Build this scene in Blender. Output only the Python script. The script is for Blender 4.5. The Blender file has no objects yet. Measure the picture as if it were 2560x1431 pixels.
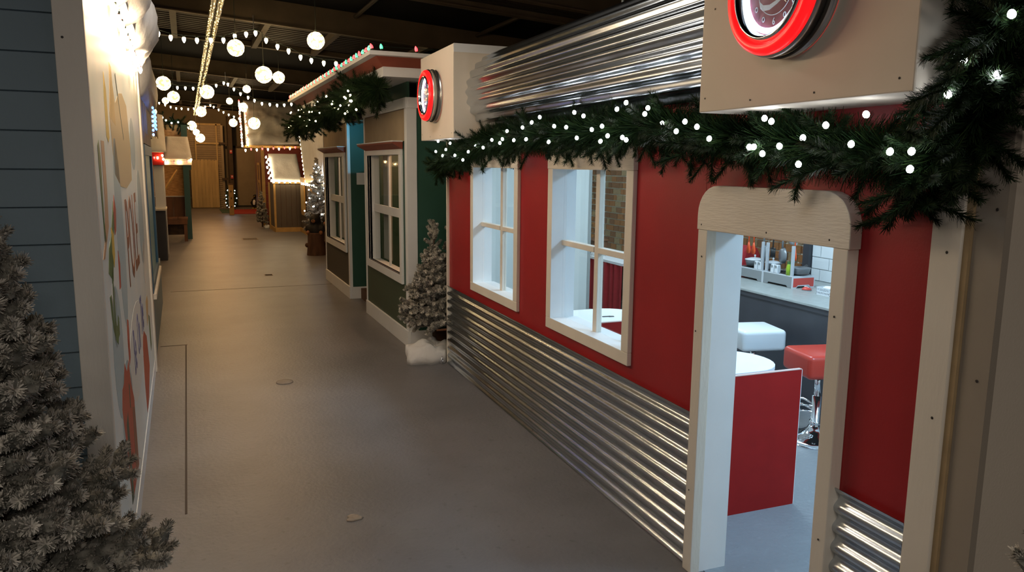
import bpy, math, random
from mathutils import Vector, Matrix, noise
R = math.radians
sc = bpy.context.scene
COL = sc.collection
rnd = random.Random(7)

# ------------------------------------------------------------------ camera
YAW, PITCH, ROLL, EYE = R(22.988), R(9.010), R(0.5726), 1.55
def cam_axes():
    f = Vector((math.sin(YAW)*math.cos(PITCH), math.cos(YAW)*math.cos(PITCH), -math.sin(PITCH)))
    r = Vector((math.cos(YAW), -math.sin(YAW), 0)); u = r.cross(f)
    c, s = math.cos(ROLL), math.sin(ROLL)
    return c*r+s*u, -s*r+c*u, f
cr_, cu_, cf_ = cam_axes()
cd = bpy.data.cameras.new('camera'); cam = bpy.data.objects.new('camera', cd); COL.objects.link(cam)
cam.matrix_world = Matrix(((cr_.x, cu_.x, -cf_.x, 0), (cr_.y, cu_.y, -cf_.y, 0), (cr_.z, cu_.z, -cf_.z, EYE), (0, 0, 0, 1)))
cd.sensor_width = 36; cd.lens = 1905.5*36/2560; cd.clip_start = .05; cd.clip_end = 200
sc.camera = cam
# ------------------------------------------------------------------ world, light, exposure
sc.view_settings.view_transform = 'Standard'; sc.view_settings.look = 'None'
sc.view_settings.gamma = 1; sc.view_settings.use_curve_mapping = False
sc.view_settings.exposure = 0.0
w = bpy.data.worlds.new('world'); sc.world = w; w.use_nodes = True
w.node_tree.nodes['Background'].inputs[0].default_value = (1, .92, .84, 1)
w.node_tree.nodes['Background'].inputs[1].default_value = .05
def lamp(name, kind, loc, energy, color, size=.5, rot=(0, 0, 0), sizey=None, spot=None, blend=.3):
    d = bpy.data.lights.new(name, kind); d.energy = energy; d.color = color
    if kind == 'AREA':
        d.size = size
        if sizey: d.shape = 'RECTANGLE'; d.size_y = sizey
    elif kind in ('POINT', 'SPOT'): d.shadow_soft_size = size
    if spot: d.spot_size = spot; d.spot_blend = blend
    o = bpy.data.objects.new(name, d); o.location = loc; o.rotation_euler = rot; COL.objects.link(o); return o
WARM = (1, .50, .19); NEUT = (1, .90, .80); COOL = (.64, .85, 1)
# unseen fill lights added to the hall behind the visitor and along the aisle
lamp('hall_fill', 'AREA', (-2.6, -.6, 3.0), 40, NEUT, 1.2)
lamp('hall_fill', 'AREA', (.3, -2.6, 3.1), 56, NEUT, 1.2)
lamp('hall_fill', 'AREA', (.8, 12.5, 3.0), 40, WARM, .5, sizey=9)
lamp('hall_fill', 'AREA', (.9, 21.5, 3.0), 36, WARM, .5, sizey=6)

lamp('hall_fill', 'AREA', (.25, 4.4, 3.1), 16, NEUT, .7)  # added fill between mural and diner front, has no fixture
lamp('hall_fill', 'POINT', (.7, 26.0, 2.9), 80, WARM, .08)  # added to brighten the fence and back wall, has no fixture
# ------------------------------------------------------------------ frames of the two rows of play houses
DA, LA = R(1.614), R(-.452)
D0 = Vector((1.685*math.cos(DA), -1.685*math.sin(DA), 0))
L0 = Vector((-.2405*math.cos(LA), .2405*math.sin(LA), 0))
DM = Matrix.Translation(D0) @ Matrix.Rotation(-DA, 4, 'Z')
LM = Matrix.Translation(L0) @ Matrix.Rotation(-LA, 4, 'Z')
def dl(x, y, z=0): return DM @ Vector((x, y, z))
def ll(x, y, z=0): return LM @ Vector((x, y, z))
# lamps inside the diner
def dlamp(x, y, z, e, size, sy, col=COOL): lamp('diner_lamp', 'AREA', dl(x, y, z), e, col, size, (0, 0, -DA), sy)
dlamp(1.3, 1.9, 2.12, 50, .4, .8, (.42, .70, 1)); dlamp(1.3, 4.2, 2.12, 36, .5, 1.2); dlamp(1.9, 6.9, 2.12, 20, .4, 1.0)

# ------------------------------------------------------------------ materials
def mat(name, col, rough=.6, metal=0, noise_amt=.0, nscale=8, col2=None, bump=0, bscale=40, stretch=None, spec=.5, emit=None, estr=0, trans=0, coat=0):
    m = bpy.data.materials.new(name); m.use_nodes = True
    nt = m.node_tree; b = nt.nodes['Principled BSDF']; L = nt.links
    b.inputs['Base Color'].default_value = (*col, 1); b.inputs['Roughness'].default_value = rough
    b.inputs['Metallic'].default_value = metal; b.inputs['Specular IOR Level'].default_value = spec
    b.inputs['Transmission Weight'].default_value = trans; b.inputs['Coat Weight'].default_value = coat
    if emit: b.inputs['Emission Color'].default_value = (*emit, 1); b.inputs['Emission Strength'].default_value = estr
    tc = nt.nodes.new('ShaderNodeTexCoord'); src = tc.outputs['Object']
    if stretch:
        mp = nt.nodes.new('ShaderNodeMapping'); mp.inputs['Scale'].default_value = stretch
        L.new(src, mp.inputs[0]); src = mp.outputs[0]
    if noise_amt or col2:
        n = nt.nodes.new('ShaderNodeTexNoise'); n.inputs['Scale'].default_value = nscale; n.inputs['Detail'].default_value = 6
        L.new(src, n.inputs['Vector'])
        rp = nt.nodes.new('ShaderNodeValToRGB'); e = rp.color_ramp.elements
        c2 = col2 or tuple(c*(1-noise_amt) for c in col)
        e[0].position = .35; e[1].position = .65; e[0].color = (*c2, 1); e[1].color = (*col, 1)
        L.new(n.outputs['Fac'], rp.inputs[0]); L.new(rp.outputs[0], b.inputs['Base Color'])
    if bump:
        n2 = nt.nodes.new('ShaderNodeTexNoise'); n2.inputs['Scale'].default_value = bscale; n2.inputs['Detail'].default_value = 4
        bp = nt.nodes.new('ShaderNodeBump'); bp.inputs['Strength'].default_value = bump; bp.inputs['Distance'].default_value = .01
        L.new(src, n2.inputs['Vector']); L.new(n2.outputs['Fac'], bp.inputs['Height']); L.new(bp.outputs[0], b.inputs['Normal'])
    return m
def glow(name, col, s, body=(.8, .8, .8)):
    return mat(name, body, .3, emit=col, estr=s)
def glassmat(name, tint=(1, 1, 1), refl=.08, rough=.03):
    m = bpy.data.materials.new(name); m.use_nodes = True; nt = m.node_tree; nt.nodes.clear()
    o = nt.nodes.new('ShaderNodeOutputMaterial'); mx = nt.nodes.new('ShaderNodeMixShader')
    t = nt.nodes.new('ShaderNodeBsdfTransparent'); g = nt.nodes.new('ShaderNodeBsdfGlossy')
    t.inputs[0].default_value = (*tint, 1); g.inputs['Roughness'].default_value = rough
    mx.inputs[0].default_value = refl
    nt.links.new(t.outputs[0], mx.inputs[1]); nt.links.new(g.outputs[0], mx.inputs[2]); nt.links.new(mx.outputs[0], o.inputs[0])
    return m
M = {}
M['trim'] = mat('painted_trim', (.80, .74, .64), .55, noise_amt=.06, nscale=6, bump=.12, bscale=90, stretch=(1, 1, .25))
M['header'] = mat('painted_rough_board', (.82, .75, .64), .6, noise_amt=.05, nscale=6, bump=.28, bscale=60, stretch=(1, .35, 3))
M['white'] = mat('white_paint', (.86, .87, .87), .5, noise_amt=.04, nscale=5)
M['red'] = mat('red_paint', (.36, .016, .02), .38, noise_amt=.12, nscale=3, bump=.04, bscale=120)
M['red_panel'] = mat('red_panel_paint', (.36, .014, .012), .6, spec=.2, noise_amt=.1, nscale=9)
M['galv'] = mat('galvanised_steel', (.60, .65, .70), .21, 1, noise_amt=.14, nscale=9, stretch=(1, .5, 1))
M['chrome'] = mat('chrome', (.85, .85, .86), .06, 1)
M['steel'] = mat('brushed_steel', (.6, .6, .6), .3, 1)
M['sign'] = mat('sign_box_paint', (.82, .73, .61), .6, noise_amt=.05, nscale=4)
M['tanside'] = mat('raw_board_edge', (.42, .30, .16), .7, noise_amt=.2, nscale=12)
M['brownwall'] = mat('brown_board', (.34, .29, .23), .7, noise_amt=.08, nscale=3)
M['beige'] = mat('beige_wall', (.60, .52, .42), .75, noise_amt=.05, nscale=2, bump=.1, bscale=150)
M['dark'] = mat('screw_dark', (.03, .025, .02), .5)
M['greywall'] = mat('pale_interior_panel', (.68, .70, .66), .6, noise_amt=.05, nscale=2)
M['brick'] = [mat('brick_%s' % n, c, .85, col2=c2, nscale=25, bump=.6, bscale=60) for n, c, c2 in
    (('orange', (.48, .20, .055), (.20, .08, .03)), ('brown', (.36, .15, .05), (.12, .06, .03)), ('tan', (.50, .33, .15), (.16, .11, .06)))]
M['mortar'] = mat('cream_mortar', (.80, .74, .58), .9, bump=.3, bscale=80)
M['tile'] = mat('white_tile', (.82, .84, .84), .15, coat=.3)
M['grout'] = mat('tile_grout', (.55, .57, .57), .8)
M['countertop'] = mat('grey_worktop', (.36, .38, .36), .35, noise_amt=.15, nscale=20)
M['charcoal'] = mat('charcoal_board', (.05, .05, .058), .5, noise_amt=.15, nscale=5)
M['greyplastic'] = mat('grey_plastic', (.24, .25, .25), .4)
M['lightplastic'] = mat('light_grey_plastic', (.62, .64, .66), .3)
M['silver'] = mat('silver_plastic', (.55, .57, .60), .3, .4)
M['redplastic'] = mat('red_plastic', (.62, .07, .05), .35)
M['orangeplastic'] = mat('orange_plastic', (.85, .10, .02), .35)
M['blackplastic'] = mat('black_plastic', (.02, .02, .02), .4)
M['pan'] = mat('grey_pan', (.22, .23, .24), .35, .3)
M['green_bottle'] = mat('lime_plastic', (.28, .42, .02), .3)
M['redcloth'] = mat('red_cloth', (.42, .025, .03), .9, noise_amt=.15, nscale=30)
M['redvinyl'] = mat('red_vinyl', (.55, .05, .03), .3)
M['whitevinyl'] = mat('white_vinyl', (.78, .80, .80), .3)
M['paper'] = mat('paper', (.8, .76, .66), .8, col2=(.5, .3, .12), nscale=30)
M['needle'] = mat('dark_needle', (.010, .028, .008), .65, spec=.2, noise_amt=.4, nscale=9)
M['needle2'] = mat('mid_needle', (.026, .055, .012), .6, spec=.25, noise_amt=.4, nscale=9)
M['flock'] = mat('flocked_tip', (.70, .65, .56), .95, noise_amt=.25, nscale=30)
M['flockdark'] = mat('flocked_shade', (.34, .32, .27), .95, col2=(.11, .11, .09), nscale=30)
M['bark'] = mat('bark', (.10, .06, .035), .9, noise_amt=.4, nscale=14, bump=.6, bscale=25)
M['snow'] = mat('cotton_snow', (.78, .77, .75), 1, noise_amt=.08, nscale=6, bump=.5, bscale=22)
M['bulbwhite'] = glow('bulb_cool_white', (.92, .96, 1), 34)
M['bulbwarm'] = glow('bulb_warm_white', (1, .80, .48), 26)
M['bulbhot'] = glow('bulb_warm_eave', (1, .64, .27), 75)
M['bulbred'] = glow('bulb_red', (1, .03, .05), 2.8)
M['bulbgreen'] = glow('bulb_green', (.03, .75, .35), 1.8)
M['bulbblue'] = glow('bulb_blue', (.08, .25, 1), 14)
M['bulbmural'] = glow('bulb_mural_eave', (1, .74, .46), 620)
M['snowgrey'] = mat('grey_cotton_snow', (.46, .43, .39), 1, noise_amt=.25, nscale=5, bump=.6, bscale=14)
M['cable'] = mat('cable_green', (.01, .02, .012), .6)
M['neonred'] = glow('neon_red', (1, .004, .006), 1.6, (.7, .02, .02))
M['neonwhite'] = glow('neon_white', (.62, .80, 1), 4.2)
M['clockface'] = mat('clock_face_red', (.36, .06, .11), .4)
M['clockprint'] = mat('clock_print', (.85, .88, .92), .5)
M['glass'] = glassmat('window_glass', (.97, .98, .98), .06)
M['clearplastic'] = glassmat('clear_plastic', (.92, .90, .84), .12, .12)
M['green'] = mat('green_paint', (.026, .092, .064), .5, noise_amt=.1, nscale=4)
M['greendark'] = mat('green_lower_panel', (.050, .080, .045), .55, noise_amt=.1, nscale=3)
M['olive'] = mat('brown_lower_panel', (.060, .050, .032), .6, noise_amt=.1, nscale=3)
M['fabric'] = mat('tan_sign_board', (.46, .36, .24), .75, noise_amt=.25, nscale=2.2)
M['rustred'] = mat('red_stained_board', (.34, .085, .05), .6, noise_amt=.25, nscale=4, stretch=(1, .3, 3))
M['curtain'] = mat('grey_curtain', (.30, .33, .31), .9, noise_amt=.1, nscale=10)
M['indoorbrown'] = mat('brown_interior', (.16, .075, .035), .7, noise_amt=.4, nscale=3)
M['clap'] = mat('blue_clapboard_paint', (.17, .24, .28), .55, noise_amt=.08, nscale=3, bump=.06, bscale=70)
M['mural'] = mat('mural_ground', (.84, .86, .83), .4, col2=(.72, .80, .80), nscale=2.5)
M['p_gold'] = mat('mural_gold', (.60, .36, .10), .45); M['p_tan'] = mat('mural_tan', (.62, .44, .22), .45)
M['p_yellow'] = mat('mural_yellow', (.75, .50, .06), .45); M['p_brown'] = mat('mural_brown', (.26, .08, .035), .45)
M['p_green'] = mat('mural_green', (.06, .14, .03), .45); M['p_red'] = mat('mural_red', (.50, .06, .025), .45)
M['p_blue'] = mat('mural_blue', (.10, .11, .30), .45); M['p_skin'] = mat('mural_peach', (.62, .36, .20), .45)
M['p_dk'] = mat('mural_dark_green', (.03, .07, .04), .45); M['p_snow'] = mat('mural_white', (.80, .79, .74), .45)
M['p_pale'] = mat('mural_pale_blue', (.44, .55, .58), .45)
M['blueframe'] = mat('blue_frame', (.03, .11, .20), .45); M['aqua'] = mat('aqua_panel', (.12, .32, .40), .4)
M['greywood'] = mat('grey_wood', (.30, .28, .24), .75, noise_amt=.3, nscale=7, stretch=(1, 1, .2))
M['brownwood'] = mat('brown_wood', (.20, .085, .035), .6, noise_amt=.45, nscale=6, stretch=(1, 1, .25))
M['osb'] = mat('strand_board', (.75, .40, .14), .7, col2=(.48, .22, .065), nscale=22, stretch=(.5, 1, 2.2))
M['pine'] = mat('pine_board', (.62, .46, .20), .65, noise_amt=.25, nscale=9, stretch=(1, 1, .12))
M['pinetrim'] = mat('honey_pine_trim', (.56, .33, .10), .6, noise_amt=.2, nscale=8)
M['teal'] = mat('teal_paint', (.035, .10, .10), .6)
M['metalwall'] = mat('tan_corrugated_metal', (.34, .27, .16), .5, .2, noise_amt=.1, nscale=5)
M['backwall'] = mat('olive_wall', (.17, .14, .085), .8, noise_amt=.1, nscale=2)
M['reddoor'] = mat('barn_red', (.30, .045, .03), .6, noise_amt=.2, nscale=5)
M['redmat'] = mat('red_mat', (.36, .035, .02), .95, noise_amt=.2, nscale=60)
M['greenmat'] = mat('green_mat', (.06, .11, .07), .95, noise_amt=.2, nscale=60)
M['plank'] = mat('brown_siding', (.115, .085, .06), .7, noise_amt=.2, nscale=8, stretch=(1, 1, .15))
M['ceil'] = mat('black_insulation', (.0035, .003, .0028), .9, spec=.12, noise_amt=.3, nscale=2)
M['deck'] = mat('ribbed_deck', (.030, .022, .015), .6, spec=.12, noise_amt=.2, nscale=3)
M['beam'] = mat('roof_beam', (.10, .075, .05), .6, spec=.12, noise_amt=.2, nscale=4)
M['hall'] = mat('dark_hall_wall', (.035, .026, .020), .9, noise_amt=.2, nscale=1.5)
M['bearblack'] = mat('black_stain', (.012, .010, .009), .6, noise_amt=.3, nscale=20)
M['beartan'] = mat('tan_muzzle', (.36, .16, .07), .7)
M['stump'] = mat('stump_bark', (.13, .062, .035), .85, noise_amt=.45, nscale=12, bump=.8, bscale=18, stretch=(1, 1, .3))
M['concretepatch'] = mat('pale_patch', (.34, .28, .22), .7, noise_amt=.2, nscale=30)
M['seam'] = mat('dark_seam', (.07, .052, .04), .8)

def floor_material(name, c1, c2, c3, rough, bumps):
    m = bpy.data.materials.new(name); m.use_nodes = True; nt = m.node_tree; b = nt.nodes['Principled BSDF']; L = nt.links
    tc = nt.nodes.new('ShaderNodeTexCoord')
    n = nt.nodes.new('ShaderNodeTexNoise'); n.inputs['Scale'].default_value = 1.1; n.inputs['Detail'].default_value = 8
    n.inputs['Roughness'].default_value = .6; L.new(tc.outputs['Object'], n.inputs[0])
    rp = nt.nodes.new('ShaderNodeValToRGB'); e = rp.color_ramp.elements
    e[0].position = .35; e[1].position = .68; e[0].color = (*c1, 1); e[1].color = (*c2, 1); L.new(n.outputs[0], rp.inputs[0])
    n2 = nt.nodes.new('ShaderNodeTexNoise'); n2.inputs['Scale'].default_value = 26; n2.inputs['Detail'].default_value = 5; L.new(tc.outputs['Object'], n2.inputs[0])
    r2 = nt.nodes.new('ShaderNodeValToRGB'); r2.color_ramp.elements[0].position = .62; r2.color_ramp.elements[1].position = .72; L.new(n2.outputs[0], r2.inputs[0])
    mul = nt.nodes.new('ShaderNodeMath'); mul.operation = 'MULTIPLY'; mul.inputs[1].default_value = .45; L.new(r2.outputs[0], mul.inputs[0])
    mx = nt.nodes.new('ShaderNodeMixRGB'); L.new(mul.outputs[0], mx.inputs[0]); L.new(rp.outputs[0], mx.inputs[1]); mx.inputs[2].default_value = (*c3, 1)
    L.new(mx.outputs[0], b.inputs['Base Color'])
    b.inputs['Roughness'].default_value = rough
    n3 = nt.nodes.new('ShaderNodeTexNoise'); n3.inputs['Scale'].default_value = 45; n3.inputs['Detail'].default_value = 3; L.new(tc.outputs['Object'], n3.inputs[0])
    bp = nt.nodes.new('ShaderNodeBump'); bp.inputs['Strength'].default_value = bumps; bp.inputs['Distance'].default_value = .006
    L.new(n3.outputs[0], bp.inputs['Height']); L.new(bp.outputs[0], b.inputs['Normal'])
    return m
M['floor'] = floor_material('worn_concrete', (.135, .132, .140), (.19, .186, .196), (.085, .082, .085), .42, .25)
M['floor2'] = floor_material('grey_painted_floor', (.22, .225, .23), (.26, .265, .27), (.31, .315, .32), .38, .5)

def globe_material():
    m = bpy.data.materials.new('glowing_ball'); m.use_nodes = True; nt = m.node_tree; b = nt.nodes['Principled BSDF']; L = nt.links
    tc = nt.nodes.new('ShaderNodeTexCoord'); v = nt.nodes.new('ShaderNodeTexVoronoi'); v.inputs['Scale'].default_value = 26
    L.new(tc.outputs['Object'], v.inputs['Vector'])
    rp = nt.nodes.new('ShaderNodeValToRGB'); e = rp.color_ramp.elements
    e[0].position = .18; e[1].position = .62; e[0].color = (1, 1, 1, 1); e[1].color = (.035, .035, .035, 1)
    L.new(v.outputs['Distance'], rp.inputs[0])
    mu = nt.nodes.new('ShaderNodeMath'); mu.operation = 'MULTIPLY'; mu.inputs[1].default_value = 38
    L.new(rp.outputs[0], mu.inputs[0]); L.new(mu.outputs[0], b.inputs['Emission Strength'])
    b.inputs['Emission Color'].default_value = (1, .72, .34, 1); b.inputs['Base Color'].default_value = (.6, .5, .3, 1)
    return m
M['globe'] = globe_material()

# ------------------------------------------------------------------ mesh helpers
class MB:
    def __init__(s): s.v = []; s.f = []; s.mi = []
    def add(s, vs, fs, mi=0):
        o = len(s.v); s.v += [tuple(p) for p in vs]; s.f += [tuple(i+o for i in q) for q in fs]; s.mi += [mi]*len(fs); return s
    def box(s, x0, x1, y0, y1, z0, z1, mi=0):
        return s.add([(x0,y0,z0),(x1,y0,z0),(x1,y1,z0),(x0,y1,z0),(x0,y0,z1),(x1,y0,z1),(x1,y1,z1),(x0,y1,z1)],
            [(0,3,2,1),(4,5,6,7),(0,1,5,4),(1,2,6,5),(2,3,7,6),(3,0,4,7)], mi)
    def prism(s, pts, a, b, axis='x', mi=0):
        n = len(pts)
        def P(p, t): return {'x': (t, p[0], p[1]), 'y': (p[0], t, p[1]), 'z': (p[0], p[1], t)}[axis]
        vs = [P(p, a) for p in pts]+[P(p, b) for p in pts]
        fs = [tuple(range(n-1, -1, -1)), tuple(range(n, 2*n))]+[(i, (i+1) % n, n+(i+1) % n, n+i) for i in range(n)]
        return s.add(vs, fs, mi)
    def tube(s, pts, r, n=8, mi=0, cap=True):
        pts = [Vector(p) for p in pts]; rs = r if isinstance(r, (list, tuple)) else [r]*len(pts)
        vs = []; up = Vector((0, 0, 1))
        for i, p in enumerate(pts):
            t = (pts[min(i+1, len(pts)-1)]-pts[max(i-1, 0)])
            t = t.normalized() if t.length > 1e-9 else Vector((0, 0, 1))
            ref = up if abs(t.z) < .95 else Vector((1, 0, 0))
            a = t.cross(ref).normalized(); b = t.cross(a)
            for k in range(n):
                q = 2*math.pi*k/n; vs.append(p+(a*math.cos(q)+b*math.sin(q))*rs[i])
        fs = [(i*n+k, i*n+(k+1) % n, (i+1)*n+(k+1) % n, (i+1)*n+k) for i in range(len(pts)-1) for k in range(n)]
        if cap: fs += [tuple(range(n-1, -1, -1)), tuple((len(pts)-1)*n+k for k in range(n))]
        return s.add(vs, fs, mi)
    def lathe(s, prof, n=24, c=(0, 0, 0), mi=0, cap=True):
        vs = []; m = len(prof)
        for r, z in prof:
            for k in range(n):
                q = 2*math.pi*k/n; vs.append((c[0]+r*math.cos(q), c[1]+r*math.sin(q), c[2]+z))
        fs = [(i*n+k, i*n+(k+1) % n, (i+1)*n+(k+1) % n, (i+1)*n+k) for i in range(m-1) for k in range(n)]
        if cap and prof[0][0] > 1e-6: fs.append(tuple(range(n-1, -1, -1)))
        if cap and prof[-1][0] > 1e-6: fs.append(tuple((m-1)*n+k for k in range(n)))
        return s.add(vs, fs, mi)
    def torus(s, Rr, r, z=0, n=48, m=10, mi=0, sy=1):
        vs = [((Rr+r*math.cos(b))*math.cos(a), sy*(Rr+r*math.cos(b))*math.sin(a), z+r*math.sin(b)) for a in [2*math.pi*i/n for i in range(n)] for b in [2*math.pi*j/m for j in range(m)]]
        fs = [(i*m+j, ((i+1) % n)*m+j, ((i+1) % n)*m+(j+1) % m, i*m+(j+1) % m) for i in range(n) for j in range(m)]
        return s.add(vs, fs, mi)
    def ball(s, c, r, nu=14, nv=8, mi=0, sq=(1, 1, 1)):
        prof = [(r*math.sin(math.pi*j/nv), -r*math.cos(math.pi*j/nv)) for j in range(nv+1)]
        o = len(s.v); s.lathe([(max(a, 1e-5), b) for a, b in prof], nu, (0, 0, 0), mi)
        for i in range(o, len(s.v)):
            p = s.v[i]; s.v[i] = (c[0]+p[0]*sq[0], c[1]+p[1]*sq[1], c[2]+p[2]*sq[2])
        return s
    def mesh(s, name, mats, smooth=False):
        me = bpy.data.meshes.new(name); me.from_pydata(s.v, [], s.f)
        for mm in (mats if isinstance(mats, (list, tuple)) else [mats]): me.materials.append(mm)
        me.polygons.foreach_set('material_index', s.mi)
        if smooth: me.polygons.foreach_set('use_smooth', [True]*len(me.polygons))
        me.update(); return me
    def build(s, name, mats, parent=None, smooth=False, bevel=0, loc=None, rot=None, angle=None):
        o = bpy.data.objects.new(name, s.mesh(name, mats, smooth)); COL.objects.link(o)
        if parent: o.parent = parent
        if loc is not None: o.location = loc
        if rot is not None: o.rotation_euler = rot
        if bevel:
            b = o.modifiers.new('bevel', 'BEVEL'); b.width = bevel; b.segments = 2; b.limit_method = 'ANGLE'
        return o
def B(*a): return MB().box(*a)
def ob(name, me, parent=None, loc=(0, 0, 0), rot=(0, 0, 0), scale=1):
    o = bpy.data.objects.new(name, me); COL.objects.link(o); o.parent = parent; o.location = loc; o.rotation_euler = rot
    o.scale = (scale,)*3 if isinstance(scale, (int, float)) else scale
    return o
def tag(o, label=None, cat=None, group=None, kind=None):
    if label: o['label'] = label
    if cat: o['category'] = cat
    if group: o['group'] = group
    if kind: o['kind'] = kind
    return o
def thing(name, label, cat, loc=(0, 0, 0), rotz=0, group=None, rot=None):
    o = bpy.data.objects.new(name, None); COL.objects.link(o); o.empty_display_size = .05
    o.location = loc; o.rotation_euler = rot or (0, 0, rotz)
    return tag(o, label, cat, group)
def struct(name, mb, m, **k):
    return tag(mb.build(name, m, **k), kind='structure')
def arch(y0, y1, z0, z1, r, n=7):
    p = [(y0, z0), (y1, z0)]
    p += [(y1-r+r*math.cos(a), z1-r+r*math.sin(a)) for a in [math.pi/2*i/n for i in range(n+1)]]
    p += [(y0+r+r*math.cos(a), z1-r+r*math.sin(a)) for a in [math.pi/2+math.pi/2*i/n for i in range(n+1)]]
    return p
def text(name, s, size, m, parent, loc, rot, extr=.001, shear=0, sx=1, align='CENTER'):
    c = bpy.data.curves.new(name, 'FONT'); c.body = s; c.size = size; c.extrude = extr; c.shear = shear
    c.align_x = align; c.align_y = 'CENTER'; c.resolution_u = 3
    o = bpy.data.objects.new(name, c); me = bpy.data.meshes.new_from_object(o); bpy.data.objects.remove(o)
    me.materials.clear(); me.materials.append(m)
    return ob(name, me, parent, loc, rot, (sx, 1, 1))

# ------------------------------------------------------------------ the hall
fl = struct('floor', B(-6, 7.5, -6, 30.5, -.1, 0), M['floor'])
def seam(x0, x1, y0, y1, name='seam', m='seam'):
    B(x0, x1, y0, y1, 0, .0012).build(name, M[m], fl)
seam(-.25, 1.69, 9.93, 9.945); seam(-.085, -.075, 3.5, 6.95); seam(-.28, -.07, 6.95, 6.965)
MB().lathe([(.06, 0), (.058, .006), (.03, .009), (.001, .009)], 20, (.57, 5.49, 0)).build('cover_plate', M['concretepatch'], fl, smooth=True)
pv = MB(); 
for k in range(9):
    a = k*.7; pv.ball((.60+.03*math.cos(a)*rnd.random(), 3.19+.02*math.sin(a), .001), .012+.012*rnd.random(), 7, 4, sq=(1.3, 1, .3))
pv.build('chipped_patch', M['concretepatch'], fl, smooth=True)
def ceil_z(x): return 3.42-.067*x
def slab(x0, x1, y0, y1, dz, th, mb=None):
    mb = mb or MB()
    return mb.prism([(x0, ceil_z(x0)+dz), (x1, ceil_z(x1)+dz), (x1, ceil_z(x1)+dz+th), (x0, ceil_z(x0)+dz+th)], y0, y1, 'y')
struct('ceiling', slab(-6, 7.5, -6, 30.5, 0, .1), M['ceil'])
nb = 1
for (ya, yb) in ((9.3, 11.5), (15.3, 17.6), (22.4, 24.4), (6.4, 7.2)):
    x0, x1 = (-6, 7.5) if ya != 6.4 else (1.75, 4.4)
    dk = MB(); n = 16 if ya != 6.4 else 6
    for k in range(n):
        y = ya+(yb-ya)*k/n; slab(x0, x1, y, y+(yb-ya)/n*.55, -.16, .03, dk)
    slab(x0, x1, ya, yb, -.13, .02, dk)
    tag(dk.build('trim_%d' % nb, M['deck']), kind='structure'); nb += 1
    bm = MB(); slab(x0, x1, ya-.05, ya+.03, -.27, .012, bm); slab(x0, x1, ya-.015, ya-.005, -.26, .26, bm); slab(x0, x1, yb-.05, yb+.05, -.22, .012, bm); slab(x0, x1, yb-.005, yb+.005, -.22, .2, bm)
    tag(bm.build('trim_%d' % nb, M['beam']), kind='structure'); nb += 1
    if ya != 6.4:
        for x in (-1.6, -.05, .95, 1.75, 2.9):
            q = MB(); z = ceil_z(x); q.box(x-.035, x+.035, ya, yb, z-.24, z-.16)
            tag(q.build('trim_%d' % nb, M['beam']), kind='structure'); nb += 1
for x, y0, y1 in ((1.9, 4.5, 9.2), (3.4, 6.0, 9.2)):
    tag(MB().tube([(x, y0, ceil_z(x)-.06), (x, y1, ceil_z(x)-.06)], .025, 8).build('trim_%d' % nb, M['deck']), kind='structure'); nb += 1
struct('wall_left', B(-6.1, -6, -6, 30.5, 0, 4), M['hall'])
struct('wall_right', B(7.5, 7.6, -6, 30.5, 0, 4), M['hall'])
struct('wall_back', B(-6, 7.5, 28.6, 28.7, 0, 4), M['backwall'])
# hanging cable above the steel roof, conduit
tag(MB().tube([dl(.15, 3.3, 2.26), dl(.16, 3.31, 2.5), dl(.14, 3.3, 2.7), dl(.16, 3.3, ceil_z(1.9)-.05)], .006, 6).build('hanging_cable', mat('pale_cable', (.45, .5, .55), .5)), 'thin pale cable hanging from the dark ceiling onto the corrugated steel roof', 'cable')

# ------------------------------------------------------------------ diner
diner = thing('diner_building', 'red play diner with corrugated steel skirting, barrel roof and two sash windows', 'building', D0, -DA)
def dpart(name, mb, m, parent=None, **k): return mb.build(name, M[m] if isinstance(m, str) else m, parent or diner, **k)
YE, Y0 = 5.66, 1.212           # far and near ends of the front
WIN = ((4.235, 5.005), (2.91, 3.685)); ZB, ZT = .737, 1.533
DY0, DY1, DZ = 1.685, 2.286, 1.326
def holed(x0, x1, ya, yb, za, zb, holes):
    mb = MB(); ys = sorted({ya, yb}|{h[0] for h in holes}|{h[1] for h in holes})
    for a, b in zip(ys, ys[1:]):
        cuts = sorted((h[2], h[3]) for h in holes if h[0] <= a and h[1] >= b); z = za
        for c, d in cuts:
            if c > z: mb.box(x0, x1, a, b, z, c)
            z = d
        if z < zb: mb.box(x0, x1, a, b, z, zb)
    return mb
wh = [(a-.015, b+.015, ZB-.015, ZT+.015) for a, b in WIN]; DH = (DY0-.015, DY1+.018, 0, DZ+.016)
dpart('wall_panel', holed(0, .012, 2.3625, YE-.02, 0, 1.95, wh), 'red')
dpart('wall_panel', holed(0, .012, 1.385, 2.3605, 0, 1.95, [DH]), 'red')
dpart('inner_lining', holed(.104, .116, 1.25, YE-.06, 0, 2.14, wh+[DH]), 'white')
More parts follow.
